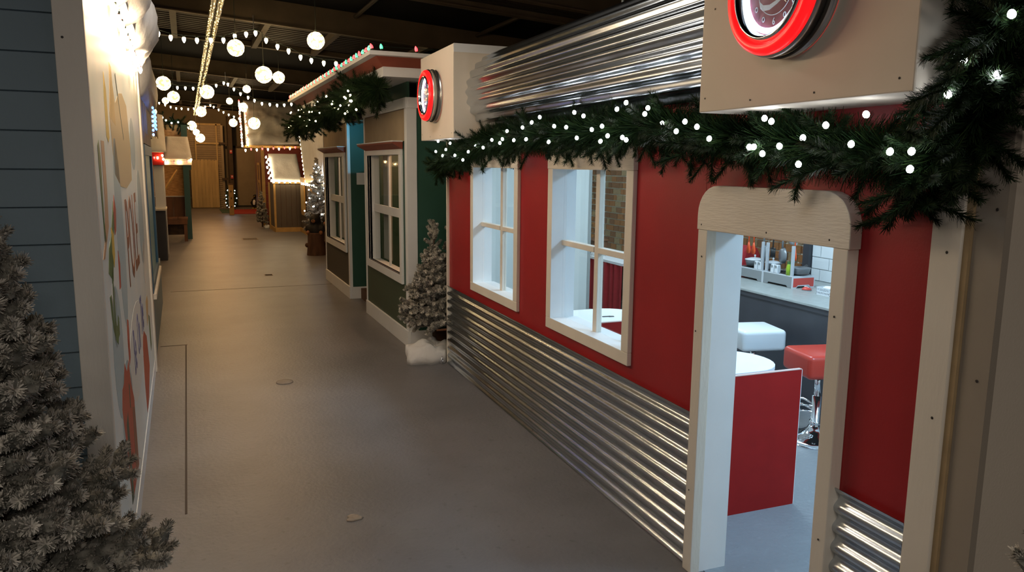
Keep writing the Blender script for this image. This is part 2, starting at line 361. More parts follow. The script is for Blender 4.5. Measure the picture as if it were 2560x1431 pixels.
# corner boards
cp = dpart('corner_post', B(-.02, .012, 1.305, 1.388, 0, 1.95), 'trim', bevel=.003); cp['label'] = 'pale wooden corner board nearest the viewer'
dpart('board_edge', B(-.012, .012, 1.289, 1.3045, 0, 1.95), 'tanside')
dpart('end_board', B(-.002, .02, 1.212, 1.2885, 0, 1.72), 'brownwall')
dpart('end_board', B(-.002, .02, 1.212, 1.2885, 1.7225, 2.3), 'brownwall')
dpart('corner_post', B(-.02, .14, YE-.02, YE, 0, 2.3), 'trim', bevel=.003)
dpart('end_panel', B(.02, 2.72, 1.212, 1.25, 0, 2.30), 'beige')
dpart('end_panel', B(.012, 1.2, 5.6, 5.63, 0, 2.28), 'greywall')
dpart('ceiling_board', B(.10, 2.72, 1.22, 8.6, 2.14, 2.16), 'white')
dpart('upper_panel', B(.02, .03, 1.3, YE-.02, 1.90, 2.16), 'white')
# inside: end and back walls
dpart('end_panel', B(1.2, 2.66, 8.45, 8.5, 0, 2.28), 'greywall')
dpart('side_panel', B(1.17, 1.2, 5.6, 8.5, 0, 2.28), 'greywall')
# corrugated skirting
def corr(y0, y1, z0, z1, amp=.0085, pitch=.0623, ny=2):
    mb = MB(); n = int((z1-z0)/pitch*12); vs = []
    for i in range(n+1):
        z = z0+(z1-z0)*i/n; c = math.cos(2*math.pi*(z1-z)/pitch); c = math.copysign(abs(c)**.75, c)
        x = -.0105-amp*c
        for j in range(ny): vs.append((x, y0+(y1-y0)*j/(ny-1), z))
    fs = [(i*ny+j, i*ny+j+1, (i+1)*ny+j+1, (i+1)*ny+j) for i in range(n) for j in range(ny-1)]
    return mb.add(vs, fs)
for a, b in ((3.93, YE-.02), (2.341, 3.935), (1.388, 1.632)):
    o = dpart('corrugated_skirting', corr(a, b, .003, .622), 'galv', smooth=True)
    sol = o.modifiers.new('thickness', 'SOLIDIFY'); sol.thickness = .0012; sol.use_rim = False
# door frame
df = dpart('door_frame', MB().box(-.042, 0, 2.286, 2.341, 0, DZ).box(-.042, 0, 1.630, 1.685, 0, DZ), 'trim', bevel=.003)
MB().prism(arch(1.624, 2.346, DZ, 1.486, .105), -.044, 0, 'x').build('arched_header', M['header'], df, bevel=.003)
lin = MB().box(-.041, .018, 2.2865, 2.30, 0.001, DZ).box(.018, .118, 2.2865, 2.302, .001, DZ)
lin.box(-.041, .118, 1.671, 1.6845, .001, DZ).box(-.041, .118, DY0, DY1, DZ+.001, DZ+.014)
lin.build('jamb_lining', M['white'], df)
def screws(parent, pts, x, r=.0035):
    for y, z in pts: MB().ball((x, y, z), r, 8, 4, sq=(.35, 1, 1)).build('screw_head', M['dark'], parent)
screws(df, [(2.32, 1.345), (1.97, 1.345), (1.70, 1.347), (2.325, .95), (2.318, .33), (1.66, 1.13), (1.655, .45), (2.31, 1.23), (1.66, .16)], -.044)
screws(diner, [(1.335, .93), (1.335, .42), (1.34, 1.35)], -.0205, .004); screws(diner, [(1.235, 1.46), (1.24, 1.05)], -.003, .004)
# sash windows
for wi, (a, b) in enumerate(WIN):
    cs = MB().box(-.022, 0, a-.058, b+.058, ZB-.058, ZB).box(-.022, 0, a-.058, a, ZB, ZT).box(-.022, 0, b, b+.058, ZB, ZT)
    wf = dpart('window_frame', cs, 'trim', bevel=.003)
    MB().prism(arch(a-.06, b+.06, ZT, 1.672, .10), -.024, 0, 'x').build('arched_header', M['header'], wf, bevel=.003)
    ln = MB()
    for x0, x1 in ((-.021, .048), (.0485, .10), (.10, .118)):
        ln.box(x0, x1, b-.002, b+.014, ZB, ZT).box(x0, x1, a-.014, a+.002, ZB, ZT)
    ln.box(-.021, .118, a, b, ZT-.001, ZT+.013)
    ln.build('lining', M['white'], wf)
    B(-.0215, .135, a, b, ZB-.014, ZB+.001).build('sill', M['white'], wf)
    c = (a+b)/2
    B(.045, .075, c-.02, c+.02, ZB, ZT).build('mullion', M['trim'], wf, bevel=.002)
    B(.046, .074, c-.0195, c+.0195, ZB, ZT).build('mullion', M['white'], wf)
    zc = 1.145
    B(.04, .078, a, c-.0205, zc-.014, zc+.014).build('transom_bar', M['trim'], wf, bevel=.002)
    B(.04, .078, c+.0205, b, zc-.014, zc+.014).build('transom_bar', M['trim'], wf, bevel=.002)
    for ya, yb in ((a, c-.02), (c+.02, b)):
        for za, zb in ((ZB+.001, zc-.014), (zc+.014, ZT-.001)):
            B(.062, .064, ya, yb, za, zb).build('pane', M['glass'], wf)
    screws(wf, [(b+.03, 1.57), (b-.15, 1.575), (a+.08, 1.57)], -.0245, .003)
# barrel roof of corrugated steel
def barrel(y0, y1):
    cx, cz, r, amp = .09, 2.005, .253, .0075
    a0, a1 = R(238), R(20); n = 220; vs = []
    for i in range(n+1):
        a = a0+(a1-a0)*i/n; rr = r+amp*math.cos((a0-a)*r/.0635*2*math.pi)
        for y in (y0, y1): vs.append((cx+rr*math.cos(a), y, cz+rr*math.sin(a)))
    return MB().add(vs, [(2*i, 2*i+1, 2*i+3, 2*i+2) for i in range(n)])
o = dpart('barrel_roof', barrel(2.071, 4.709), 'galv', smooth=True); sol = o.modifiers.new('thickness', 'SOLIDIFY'); sol.thickness = .0012; sol.use_rim = False
# sign boxes
for nm, a, b in (('near', 1.275, 2.071), ('far', 4.71, 5.51)):
    s = dpart('sign_box', B(-.25, .03, a, b, 1.718, 2.296), 'sign', bevel=.004)
    if nm == 'far':
        B(-.247, .35, a-.002, a, 2.245, 2.297).build('top_edge', M['white'], s); B(.031, .35, a, b, 1.8, 2.29).build('back_box', M['sign'], s)
    screws(s, [(a+.04, 1.75), (a+.3, 1.74), (a+.55, 1.74), (b-.03, 1.76), (b-.06, 2.02)], -.251, .003)
# back wall: brick and tile
bw = dpart('brick_wall', B(2.645, 2.70, 4.66, 8.45, 0, 2.28), 'mortar')
bmesh_ = [MB().box(-.5, .5, -.5, .5, -.5, .5).mesh('brick', m) for m in M['brick']]
extra = [MB(), MB(), MB()]; nbk = 0; row = 0; z = .60
brr = random.Random(3); todo = []
while z < 1.80:
    h = .058; y = 4.665-brr.random()*.05
    while y < 8.44:
        wd = brr.choice((.115, .115, .125, .06, .10, .17)); a, b = max(y, 4.662), min(y+wd, 8.44)
        if b-a > .02: todo.append((a, b, z, h, brr.choice((0, 0, 1, 1, 2)), brr.random()))
        y += wd+.013
    z += .0705
todo.sort(key=lambda t: min(abs(t[0]-4.9)+abs(t[2]-.85), .35+abs(t[0]-7.6)+abs(t[2]-1.15)*.6))
for a, b, z, h, mi, t in todo:
    if nbk < 296:
        ob('brick', bmesh_[mi], bw, (2.642-t*.003, (a+b)/2, z+h/2), ((t-.5)*.05, 0, 0), (.02, b-a, h)); nbk += 1
    else: extra[mi].box(2.632-t*.003, 2.65, a, b, z, z+h)
for i, e in enumerate(extra):
    if e.v: tag(dpart('brickwork', e, M['brick'][i], bw), kind='stuff')
dpart('dark_post', B(2.56, 2.66, 4.595, 4.66, 0, 2.28), 'charcoal')
tw = dpart('tile_wall', B(2.60, 2.66, 1.25, 4.595, 0, 2.28), 'grout')
tm = MB().box(-.5, .5, -.5, .5, -.5, .5).mesh('tile', M['tile'])
r_ = 0; z = .702
while z < 1.5:
    y = 4.59-(.0 if r_ % 2 else .088)
    if r_ % 2 == 0: ob('tile', tm, tw, (2.597, 4.549, z+.0435), (0, 0, 0), (.012, .082, .084))
    while y > 3.3:
        ob('tile', tm, tw, (2.597, y-.087, z+.0435), (0, 0, 0), (.012, .170, .084)); y -= .176
    z += .09; r_ += 1
struct('floor.001', B(.02, 2.7, 1.25, 8.45, 0, .003), M['floor2'], loc=D0, rot=(0, 0, -DA))
def dthing(name, label, cat, x, y, z=0, rz=0, group=None): return thing(name, label, cat, dl(x, y, z), -DA+rz, group)

# bar counter
ct = dthing('bar_counter', 'long charcoal bar counter with a grey worktop inside the diner doorway', 'counter', 1.81, 3.4)
B(.0, .03, -1.9, 1.62, .003, .685).build('front_panel', M['charcoal'], ct)
B(.0, .75, 1.60, 1.63, .003, .685).build('end_panel', M['charcoal'], ct)
B(-.012, .785, -1.9, 1.64, .685, .70).build('worktop', M['countertop'], ct, bevel=.002)
B(-.006, .03, -1.9, 1.62, .655, .6845).build('edge_strip', M['charcoal'], ct)
# red bench behind the counter end
bn = dthing('red_bench', 'red padded bench back behind the end of the bar counter', 'bench', 2.33, 5.55)
MB().prism([(-.1, .003), (.26, .003), (.26, .40), (-.1, .40)], -.48, 1.0, 'y').build('seat', M['redcloth'], bn, bevel=.02)
MB().prism([(.0, .40), (.17, .40), (.17, .84), (.14, .90), (.07, .92), (.01, .88), (-.02, .80)], -.48, 1.0, 'y').build('backrest', M['redcloth'], bn, bevel=.02)
# skirted side table under the far brick wall
sk = dthing('skirted_table', 'white-topped serving shelf with a gathered red curtain skirt below the brick wall', 'table', 2.3, 7.55)
B(-.2, .33, -.9, .88, .56, .585).build('shelf', M['white'], sk)
vs = []; n = 160
for i in range(n+1):
    y = -.9+1.78*i/n; x = -.19+.018*math.sin(y*42+2*math.sin(y*9))+.006*math.sin(y*95)
    vs += [(x, y, .003), (x*.98, y, .558)]
MB().add(vs, [(2*i, 2*i+2, 2*i+3, 2*i+1) for i in range(n)]).build('curtain', M['redcloth'], sk, smooth=True)
cl = MB()
o = tag(MB().box(-.09, .09, -.13, .13, 0, .14).box(-.1, .1, -.14, .14, .14, .16).build('toy_case', M['brownwood'], loc=dl(2.3, 7.62, .585), rot=(0, 0, -DA), bevel=.008), 'brown toy case seen through the second window on the white serving shelf', 'case')
MB().box(-.098, -.09, -.03, .03, .08, .1).build('latch', M['steel'], o)
def cotton(name, label, cat, cx, cy, cz, rx, ry, h, seed, parent=None, n=26, lm=None):
    mb = MB(); vs = []; m = n//2
    for i in range(m+1):
        t = i/m
        for k in range(n):
            a = 2*math.pi*k/n; q = 1+.38*noise.noise((math.cos(a)*1.9+seed, math.sin(a)*1.9, t*1.2))
            rr = math.sin(min(1, t*1.02)*math.pi/2)
            zz = h*max(0, math.cos(t*math.pi/2))**.55*(1+.55*noise.noise((math.cos(a)*3*t+seed, math.sin(a)*3*t, 3)))
            vs.append((rx*rr*q*math.cos(a), ry*rr*q*math.sin(a), zz if i < m else 0))
    fs = [(i*n+k, i*n+(k+1) % n, (i+1)*n+(k+1) % n, (i+1)*n+k) for i in range(m) for k in range(n)]+[tuple(m*n+k for k in range(n))]
    o = mb.add(vs, fs).build(name, M['snow'], parent, smooth=True, loc=(cx, cy, cz))
    if label: tag(o, label, cat)
    return o
q = dl(2.22, 7.9, .585); cotton('cotton_snow', 'small heap of white cotton beside the brown toy case on the shelf', 'snow', q.x, q.y, q.z, .09, .11, .10, 3)
q = dl(2.2, 7.36, .585); cotton('cotton_snow', 'crumpled white cloth heap before the brown toy case, nearer the counter', 'snow', q.x, q.y, q.z, .08, .09, .07, 9)

# toy stoves on the counter
def stove(y, label):
    t = dthing('toy_stove', label, 'toy stove', 2.13, y, .70, 0, 'toy stoves on the bar counter')
    Wd, Dp, H = .31, .20, .082
    front = [(-Wd/2, 0), (-Wd/2+.045, 0), (-Wd/2+.06, .014), (Wd/2-.06, .014), (Wd/2-.045, 0), (Wd/2, 0), (Wd/2, H), (-Wd/2, H)]
    bd = MB().prism(front, 0, .008, 'x').prism(front, Dp-.008, Dp, 'x').box(.008, Dp-.008, -Wd/2+.01, Wd/2-.01, .02, H-.004)
    bd.build('body', M['greyplastic'], t, bevel=.003)
    B(0.002, Dp-.002, -Wd/2, Wd/2, H, H+.005).build('hob_rim', M['lightplastic'], t)
    B(.02, Dp-.02, -Wd/2+.03, Wd/2-.03, H+.005, H+.008).build('hob', M['blackplastic'], t)
    for s in (-1, 1):
        sd = [(0, 0), (.035, 0), (.05, .014), (Dp-.05, .014), (Dp-.035, 0), (Dp, 0), (Dp, H), (0, H)]
        ye = s*Wd/2
        MB().prism(sd, ye-.003 if s > 0 else ye-.004, ye+.004 if s > 0 else ye+.003, 'y').build('side_trim', M['lightplastic'], t)
        sd2 = [(.008, .008), (.035, .008), (.05, .022), (Dp-.05, .022), (Dp-.035, .008), (Dp-.008, .008), (Dp-.008, H-.01), (.008, H-.01)]
        MB().prism(sd2, ye-.005 if s < 0 else ye, ye+.005 if s > 0 else ye, 'y').build('side_panel', M['redplastic'], t)
        B(.005, .02, s*(Wd/2-.02)-.012, s*(Wd/2-.02)+.012, H+.005, H+.22).build('post', M['silver'], t, bevel=.002)
        MB().tube([(.012, s*(Wd/2-.02), H+.22), (.012, s*(Wd/2-.02), H+.36)], .005, 8).build('rod', M['clearplastic'], t)
    MB().tube([(.012, -Wd/2+.02, H+.36), (.012, Wd/2-.02, H+.36)], .006, 8).build('rail', M['silver'], t)
    MB().tube([(.012, -Wd/2+.02, H+.36), (.10, -Wd/2+.02, H+.37), (.10, Wd/2-.02, H+.37), (.012, Wd/2-.02, H+.36)], .005, 8).build('rail', M['silver'], t)
    for c in (-.07, .07):
        g = MB()
        for k in range(5):
            a = k*math.pi/5; g.tube([(.1-.05*math.cos(a), c-.05*math.sin(a), H+.012), (.1+.05*math.cos(a), c+.05*math.sin(a), H+.012)], .003, 6)
        g.build('burner_grate', M['blackplastic'], t)
    return t
stove(4.43, 'grey toy stove with the red side panel facing the doorway, nearer of the two')
stove(4.752, 'grey toy stove standing farther along the counter beside the nearer stove')
def pot(x, y, z, r, h, label, lid=True, handle=False):
    t = dthing('toy_pot' if lid else 'toy_pan', label, 'pot' if lid else 'pan', x, y, z)
    MB().lathe([(r*.82, 0), (r*.98, h*.9), (r, h), (r*.94, h), (r*.78, .006), (.001, .006)], 28).build('bowl', M['pan'], t, smooth=True)
    if lid:
        MB().lathe([(r*1.02, h), (r*1.0, h+.004), (r*.5, h+.014), (.006, h+.018)], 28).build('lid', M['lightplastic'], t, smooth=True)
        MB().lathe([(.006, h+.017), (.005, h+.026), (.009, h+.032), (.006, h+.038), (.001, h+.039)], 12).build('knob', M['lightplastic'], t, smooth=True)
    else:
        MB().tube([(r*.8, r*.5, h*.8), (r*1.7, r*1.0, h)], [.007, .009], 8).build('handle', M['blackplastic'], t)
    for s in ((-1, 1) if lid else ()):
        MB().tube([(.0+r*.9, s*.02, h*.85), (r*1.18, s*.012, h*.85), (r*1.18, -s*.0, h*.85)], .004, 6).build('handle', M['pan'], t)
    return t
pot(2.23, 4.81, .797, .075, .045, 'lidded grey toy pot on the farther toy stove')
pot(2.23, 4.60, .797, .062, .045, 'lidded grey toy pot behind the white shakers of the nearer toy stove')
pot(2.235, 4.32, .797, .075, .045, 'open grey toy pan on the nearer stove burner at the right', lid=False)
for y, l in ((4.66, 'pair of white shakers on the farther toy stove front edge'), (4.475, 'pair of white shakers beside the lime bottle on the nearer toy stove')):
    t = dthing('shaker_pair', l, 'shakers', 2.148, y, .787, 0, 'white shaker pairs on the toy stoves')
    for s in (-1, 1):
        MB().prism([(-.016, 0), (.016, 0), (.016, .045), (.011, .062), (-.011, .062), (-.016, .045)], s*.021-.017, s*.021+.017, 'y').build('shaker', M['lightplastic'], t, bevel=.004)
        MB().lathe([(.010, 0), (.009, .003), (.001, .003)], 12).build('cap', M['greyplastic'], t, loc=(-.017, s*.021, .048), rot=(0, -math.pi/2, 0))
t = dthing('lime_bottle', 'lime green toy bottle at the front corner of the nearer stove', 'bottle', 2.152, 4.335, .787)
MB().lathe([(.022, 0), (.023, .05), (.017, .075), (.015, .082)], 16).build('body', M['green_bottle'], t, smooth=True)
MB().lathe([(.017, .082), (.017, .098), (.001, .098)], 16).build('cap', M['p_green'], t)
def hang(name, label, cat, y, x, parts):
    t = dthing(name, label, cat, x, y, 1.06)
    for nm, mb, m in parts: mb.build(nm, M[m], t, smooth=True)
def spat(w=.024, h=.075):
    vs = [(0, a, b) for a, b in ((-.006, -.085), (.006, -.085), (.012, -.11), (w, -.15), (w*.8, -.175), (0, -.18), (-w*.8, -.175), (-w, -.15), (-.012, -.11))]
    return MB().prism([(v[1], v[2]) for v in vs], -.003, .003, 'x')
for y, l in ((4.90, 'orange toy spatula hanging leftmost from the farther stove rail'), (4.84, 'orange toy spatula hanging second from left on the farther stove rail'), (4.385, 'orange toy ladle hanging behind the nearest silver post')):
    hang('toy_spatula', l, 'spatula', y, 2.235, (('handle', MB().tube([(0, 0, 0), (0, 0, -.09)], .005, 8), 'orangeplastic'), ('blade', spat(), 'orangeplastic')))
sl = MB()
for k in range(-2, 3): sl.box(-.003, .003, k*.011-.0035, k*.011+.0035, -.175, -.115)
sl.box(-.003, .003, -.027, .027, -.18, -.172).box(-.003, .003, -.024, .024, -.118, -.105)
hang('toy_turner', 'black slotted toy turner hanging between the two pans', 'turner', 4.617, 2.235, (('handle', MB().tube([(0, 0, 0), (0, .002, -.11)], .005, 8), 'blackplastic'), ('slotted_blade', sl, 'blackplastic')))
for y, x, l in ((4.527, 2.235, 'grey toy frying pan hanging in front of the brick wall, nearer one'), (4.735, 2.235, 'grey toy frying pan hanging half hidden behind the middle posts')):
    t = dthing('hanging_pan', l, 'pan', x, y, 1.06, 0, 'pans hanging on the stove rails')
    MB().lathe([(.001, 0), (.05, 0), (.058, .018), (.06, .022), (.054, .02), (.047, .006), (.001, .006)], 26).build('bowl', M['pan'], t, smooth=True, loc=(0, 0, -.155), rot=(0, R(90), R(-20)))
    MB().tube([(.01, 0, 0), (.01, 0, -.10)], [.005, .008], 8).build('handle', M['pan'], t, smooth=True)
hang('toy_bowl', 'grey toy colander bowl hanging high near the rail', 'bowl', 4.475, 2.3, (('bowl', MB().lathe([(.02, -.07), (.035, -.05), (.04, -.03)], 16, cap=False), 'silver'), ('hook', MB().tube([(0, 0, -.03), (0, 0, 0)], .003, 6), 'silver')))
t = dthing('toy_timer', 'small red dome timer on the counter before the nearer stove', 'timer', 2.17, 4.17, .70)
MB().lathe([(.033, 0), (.033, .006)], 20).build('base', M['greyplastic'], t)
MB().lathe([(.033, .006), (.03, .016), (.018, .024), (.001, .027)], 20).build('dome', M['redplastic'], t, smooth=True)
B(-.004, .004, -.02, .02, .024, .03).build('pointer', M['lightplastic'], t)
t = dthing('wire_basket', 'white perforated basket at the right end of the visible counter', 'basket', 2.17, 3.965, .70)
bk = MB()
for s in (-1, 1):
    for k in range(9): bk.box(s*.045-.002, s*.045+.002, -.06+k*.0135, -.053+k*.0135, 0, .05); bk.box(-.045+k*.010, -.040+k*.010, s*.062-.002, s*.062+.002, 0, .05)
    for zz in (0, .02, .045): bk.box(s*.045-.003, s*.045+.003, -.065, .065, zz, zz+.008); bk.box(-.048, .048, s*.062-.003, s*.062+.003, zz, zz+.008)
bk.box(-.045, .045, -.06, .06, 0, .003)
bk.build('mesh_wall', M['lightplastic'], t); MB().ball((0, 0, .035), .04, 12, 6, sq=(1, 1.3, .7)).build('napkin', M['white'], t, smooth=True)

# bar stools
def stool(x, y, m, label, rz):
    t = dthing('bar_stool', label, 'stool', x, y, .003, rz, 'bar stools at the counter')
    MB().lathe([(.19, 0), (.19, .006), (.16, .022), (.08, .042), (.045, .065), (.03, .09)], 40).build('base', M['chrome'], t, smooth=True)
    MB().lathe([(.034, .085), (.034, .11), (.028, .112), (.028, .26)], 24).build('outer_pole', M['chrome'], t, smooth=True)
    MB().lathe([(.02, .26), (.02, .40)], 20).build('inner_pole', M['chrome'], t, smooth=True)
    pts = [(-.03*math.sin(0), .03, .19)]; ring = []
    for zz in (.165, .20):
        ring = [(0, .028, zz), (0, .07, zz)]+[(-.12*math.sin(a), .16-.12*math.cos(a)+.03, zz) for a in [math.pi*2*k/20 for k in range(3, 18)]]+[(0, .07, zz)]
        MB().tube([(0, .02, zz), (.0, .14, zz), (-.10, .17, zz), (-.12, .05, zz), (-.02, .0, zz)], .007, 8).build('footrest', M['chrome'], t, smooth=True)
    s = B(-.15, .15, -.15, .15, .392, .528).build('seat', M[m], t, smooth=True)
    b = s.modifiers.new('bevel', 'BEVEL'); b.width = .028; b.segments = 5
    B(-.10, .10, -.10, .10, .385, .3925).build('seat_plate', M['dark'], t)
stool(1.489, 3.29, 'redvinyl', 'red square-seated bar stool with a chrome pedestal nearest the doorway', R(-12))
stool(1.56, 3.95, 'whitevinyl', 'white square-seated bar stool behind the red one, at the counter', R(-12))

# booths
def booth(y, lab1, lab2):
    t = dthing('booth_divider', lab1, 'partition', .03, y, .003, 0, 'red booth dividers')
    B(.09, .735, -.009, .009, 0, .645).build('panel', M['red_panel'], t); B(.7352, .738, -.009, .009, 0, .645).build('edge_band', M['white'], t)
    B(.09, .735, -.0095, .0095, .6452, .6485).build('edge_band', mat('worn_edge_%d' % int(y*10), (.6, .42, .36), .6), t)
    t2 = dthing('diner_table', lab2, 'table', .12, y+.30, .003, 0, 'white round-ended booth tables')
    p = [(.0, -.205), (.50, -.205)]+[(.50+.19*math.sin(a), -.205*math.cos(a)) for a in [math.pi*k/14 for k in range(1, 14)]]+[(.50, .205), (0, .205)]
    MB().prism(p, .60, .625, 'z').build('tabletop', M['white'], t2, bevel=.003)
    MB().prism([(a*.998+.0, b*1.004) for a, b in p], .588, .5995, 'z').build('table_edge', M['tanside'], t2)
    MB().tube([(.42, 0, 0), (.42, 0, .588)], .025, 12).build('leg', M['chrome'], t2, smooth=True); MB().lathe([(.16, 0), (.15, .012), (.03, .03)], 24, (.42, 0, 0)).build('leg_base', M['dark'], t2, smooth=True)
booth(2.652, 'red painted booth divider just inside the diner doorway', 'white round-ended table behind the doorway divider')
booth(3.86, 'red booth divider seen through the second window', 'white round-ended table seen through the second window')
for x, y, rz, l in ((.33, 4.27, .3, 'small dark fork on the window table, near its wall end'), (.52, 4.10, -.2, 'small dark fork on the near edge of the window table')):
    t = dthing('toy_fork', l, 'fork', x, y, .6285, rz, 'toy forks on the window table')
    MB().tube([(0, 0, .003), (.05, 0, .004)], .003, 6).build('handle', M['dark'], t)
    g = MB()
    for k in (-1, 0, 1): g.tube([(.05, k*.006, .004), (.075, k*.006, .003)], .0018, 5)
    g.box(.046, .052, -.008, .008, .002, .006); g.build('tines', M['dark'], t)
for y, l in ((3.02, 'small spiral-bound card standing on the second window sill'), (4.30, 'small spiral-bound card standing on the far window sill')):
    t = dthing('menu_card', l, 'card', .112, y, ZB+.001, R(6), 'cards on the diner window sills')
    MB().prism([(-.004, 0), (.014, 0), (.002, .065), (-.001, .065)], -.035, .035, 'y').build('card', M['paper'], t)
    g = MB()
    for k in range(9): g.tube([(-.002, -.03+k*.0075, .06), (-.006, -.03+k*.0075, .069), (.004, -.03+k*.0075, .074), (.006, -.03+k*.0075, .062)], .0011, 5)
    g.build('spiral_binding', M['dark'], t)

# neon clocks on the sign boxes
def clock(y, label):
    t = thing('neon_clock', label, 'clock', dl(-.251, y, 2.006), 0, 'red neon wall clocks', rot=(math.pi/2, 0, -math.pi/2-DA))
    MB().lathe([(.168, 0), (.172, .006), (.168, .012), (.165, .014), (.165, .048), (.172, .054), (.170, .062), (.155, .066), (.13, .066)], 64, cap=False).build('case', M['steel'], t, smooth=True)
    MB().torus(.170, .004, .030, 64, 8).build('wire_loop', M['dark'], t, smooth=True)
    MB().torus(.1475, .019, .072, 72, 12).build('neon_tube', M['neonred'], t, smooth=True)
    MB().lathe([(.134, .06), (.131, .085), (.124, .092), (.117, .088), (.113, .06)], 64, cap=False).build('bezel', M['chrome'], t, smooth=True)
    f = MB().lathe([(.116, .058), (.001, .058)], 48).build('face', M['clockface'], t)
    MB().torus(.104, .0075, .066, 64, 8).build('inner_neon', M['neonwhite'], t, smooth=True)
    MB().torus(.064, .0009, .0585, 64, 6).build('face_ring', M['clockprint'], f)
    text('lettering', 'Coca-Cola', .036, M['clockprint'], f, (0, .012, .0588), (0, 0, R(6)), .0003, .45)
    rib = [(-.062, -.020), (-.045, -.033), (-.02, -.036), (.01, -.028), (.035, -.015), (.058, -.004), (.061, -.009), (.06, -.014), (.035, -.024), (.01, -.038), (-.02, -.049), (-.045, -.048), (-.056, -.040)]
    MB().prism(rib, .0583, .0589, 'z').build('ribbon', M['clockprint'], f)
    sw = [(-.045, .004), (-.048, -.006), (-.040, -.012), (-.02, -.008), (-.005, .0), (-.006, -.004), (-.022, -.014), (-.042, -.017), (-.053, -.008), (-.05, .006)]
    MB().prism(sw, .0583, .0589, 'z').build('swash', M['clockprint'], f)
    for a, s_ in ((180, '9'), (270, '6'), (0, '3'), (90, '12')):
        text('numeral', s_, .026, M['clockprint'], f, (.081*math.cos(R(a)), .081*math.sin(R(a)), .0588), (0, 0, 0), .0003, sx=.8)
    for a in (30, 60, 120, 150, 210, 240, 300, 330):
        MB().torus(.0042, .0011, 0, 16, 6, sy=1.4).build('hour_mark', M['clockprint'], f, loc=(.081*math.cos(R(a)), .081*math.sin(R(a)), .059))
    for a, L in ((-42, .06), (60, .045), (200, .035)):
        MB().box(-.004, L, -.0012, .0012, .0595, .0602).build('hand', M['steel'], t, rot=(0, 0, R(a)))
    MB().lathe([(.118, .083), (.001, .083)], 48).build('glass', M['glass'], t)
clock(1.673, 'red neon clock with white script on the nearest sign box, cut by the top edge')
clock(5.11, 'red neon clock glowing on the far sign box beside the green house')

# ------------------------------------------------------------------ greenery
def needles(mb, p0, p1, n, L, wd, ang, rng, mi=0, mi2=None, tipL=None):
    ax = (p1-p0); ln = ax.length; ax.normalize()
    ref = Vector((0, 0, 1)) if abs(ax.z) < .9 else Vector((1, 0, 0)); a = ax.cross(ref).normalized(); b = ax.cross(a)
    vs = []; fs = []; f2 = []
    for i in range(n):
        t = (i+rng.random())/n; ph = rng.random()*6.283; an = ang*(.7+.6*rng.random())
        rad = a*math.cos(ph)+b*math.sin(ph)
        d = ax*math.cos(an)+rad*math.sin(an); l = L*(.7+.6*rng.random())*(1 if t < .85 else .8)
        p = p0+ax*(t*ln); s = d.cross(rad if rng.random() < .5 else ax)
        s = s.normalized()*wd if s.length > 1e-6 else a*wd
        o = len(vs); vs += [p-s, p+s, p+d*l+s*.4, p+d*l-s*.4]
        (f2 if mi2 is not None and rng.random() < .35 else fs).append((o, o+1, o+2, o+3))
    o = len(mb.v); mb.v += [tuple(v) for v in vs]
    mb.f += [tuple(k+o for k in q) for q in fs+f2]; mb.mi += [mi]*len(fs)+[mi2 if mi2 is not None else 0]*len(f2)
def garland_sprig(seed):
    rng = random.Random(seed); mb = MB(); L = .115+.03*rng.random()
    p = Vector((0, 0, 0)); q = Vector((0, 0, L)); bend = Vector((.02*rng.uniform(-1, 1), .02*rng.uniform(-1, 1), 0)); m = p.lerp(q, .5)+bend
    mb.tube([p, m, q], .0018, 5, 0); needles(mb, p, m, 150, .026, .0012, R(55), rng, 0, 1); needles(mb, m, q, 160, .023, .0012, R(50), rng, 0, 1)
    return mb.mesh('sprig', [M['needle'], M['needle2']])
SPR = [garland_sprig(i) for i in range(5)]
bulb_mb = lambda: MB().lathe([(.0001, -.0115), (.0065, -.009), (.010, -.003), (.010, .003), (.0065, .009), (.003, .0115)], 10)
def bulb_mesh(m, s=1.0):
    mb = bulb_mb(); mb.v = [(x*s, y*s, z*s) for x, y, z in mb.v]; me = mb.mesh('bulb', m, True); return me
BW = bulb_mesh(M['bulbwhite'], .8)
def dirrot(d): return Vector(d).to_track_quat('Z', 'Y').to_euler()
def sprigs(root, path, n, rad, out, rng, sc_=1.0, droop=.3):
    """sprigs along a polyline, splaying away from 'out' side"""
    path = [Vector(p) for p in path]; seg = [(b-a).length for a, b in zip(path, path[1:])]; tot = sum(seg)
    for i in range(n):
        s = (i+rng.random())/n*tot; k = 0
        while k < len(seg)-1 and s > seg[k]: s -= seg[k]; k += 1
        a, b = path[k], path[k+1]; t = (b-a).normalized(); p = a+t*s
        u = t.cross(Vector((0, 0, 1))); u = u.normalized() if u.length > .05 else Vector((1, 0, 0)); v = u.cross(t)
        ph = rng.random()*6.283; r = u*math.cos(ph)+v*math.sin(ph)
        d = (r+t*rng.uniform(-.8, .8)+Vector((0, 0, -droop))+Vector(out)*.5).normalized()
        o = ob('sprig', rng.choice(SPR), root, p+r*rad*.3*rng.random(), dirrot(d), sc_*rng.uniform(.75, 1.25))
def garland_along(root, path, n, rad, out, rng, dens=5200, **k):
    MB().tube(path, .007, 6).build('stem', M['cable'], root); sprigs(root, path, n, rad, out, rng, **k)
    P = [Vector(p) for p in path]; nm = MB(); q = k.get('sc_', 1.0)
    for a, b in zip(P, P[1:]):
        if (b-a).length > .01: needles(nm, a, b, int((b-a).length*dens), rad*.95, .0016*q, R(78), rng, 0, 1)
    tag(nm.build('inner_needles', [M['needle'], M['needle2']], root), kind='stuff')
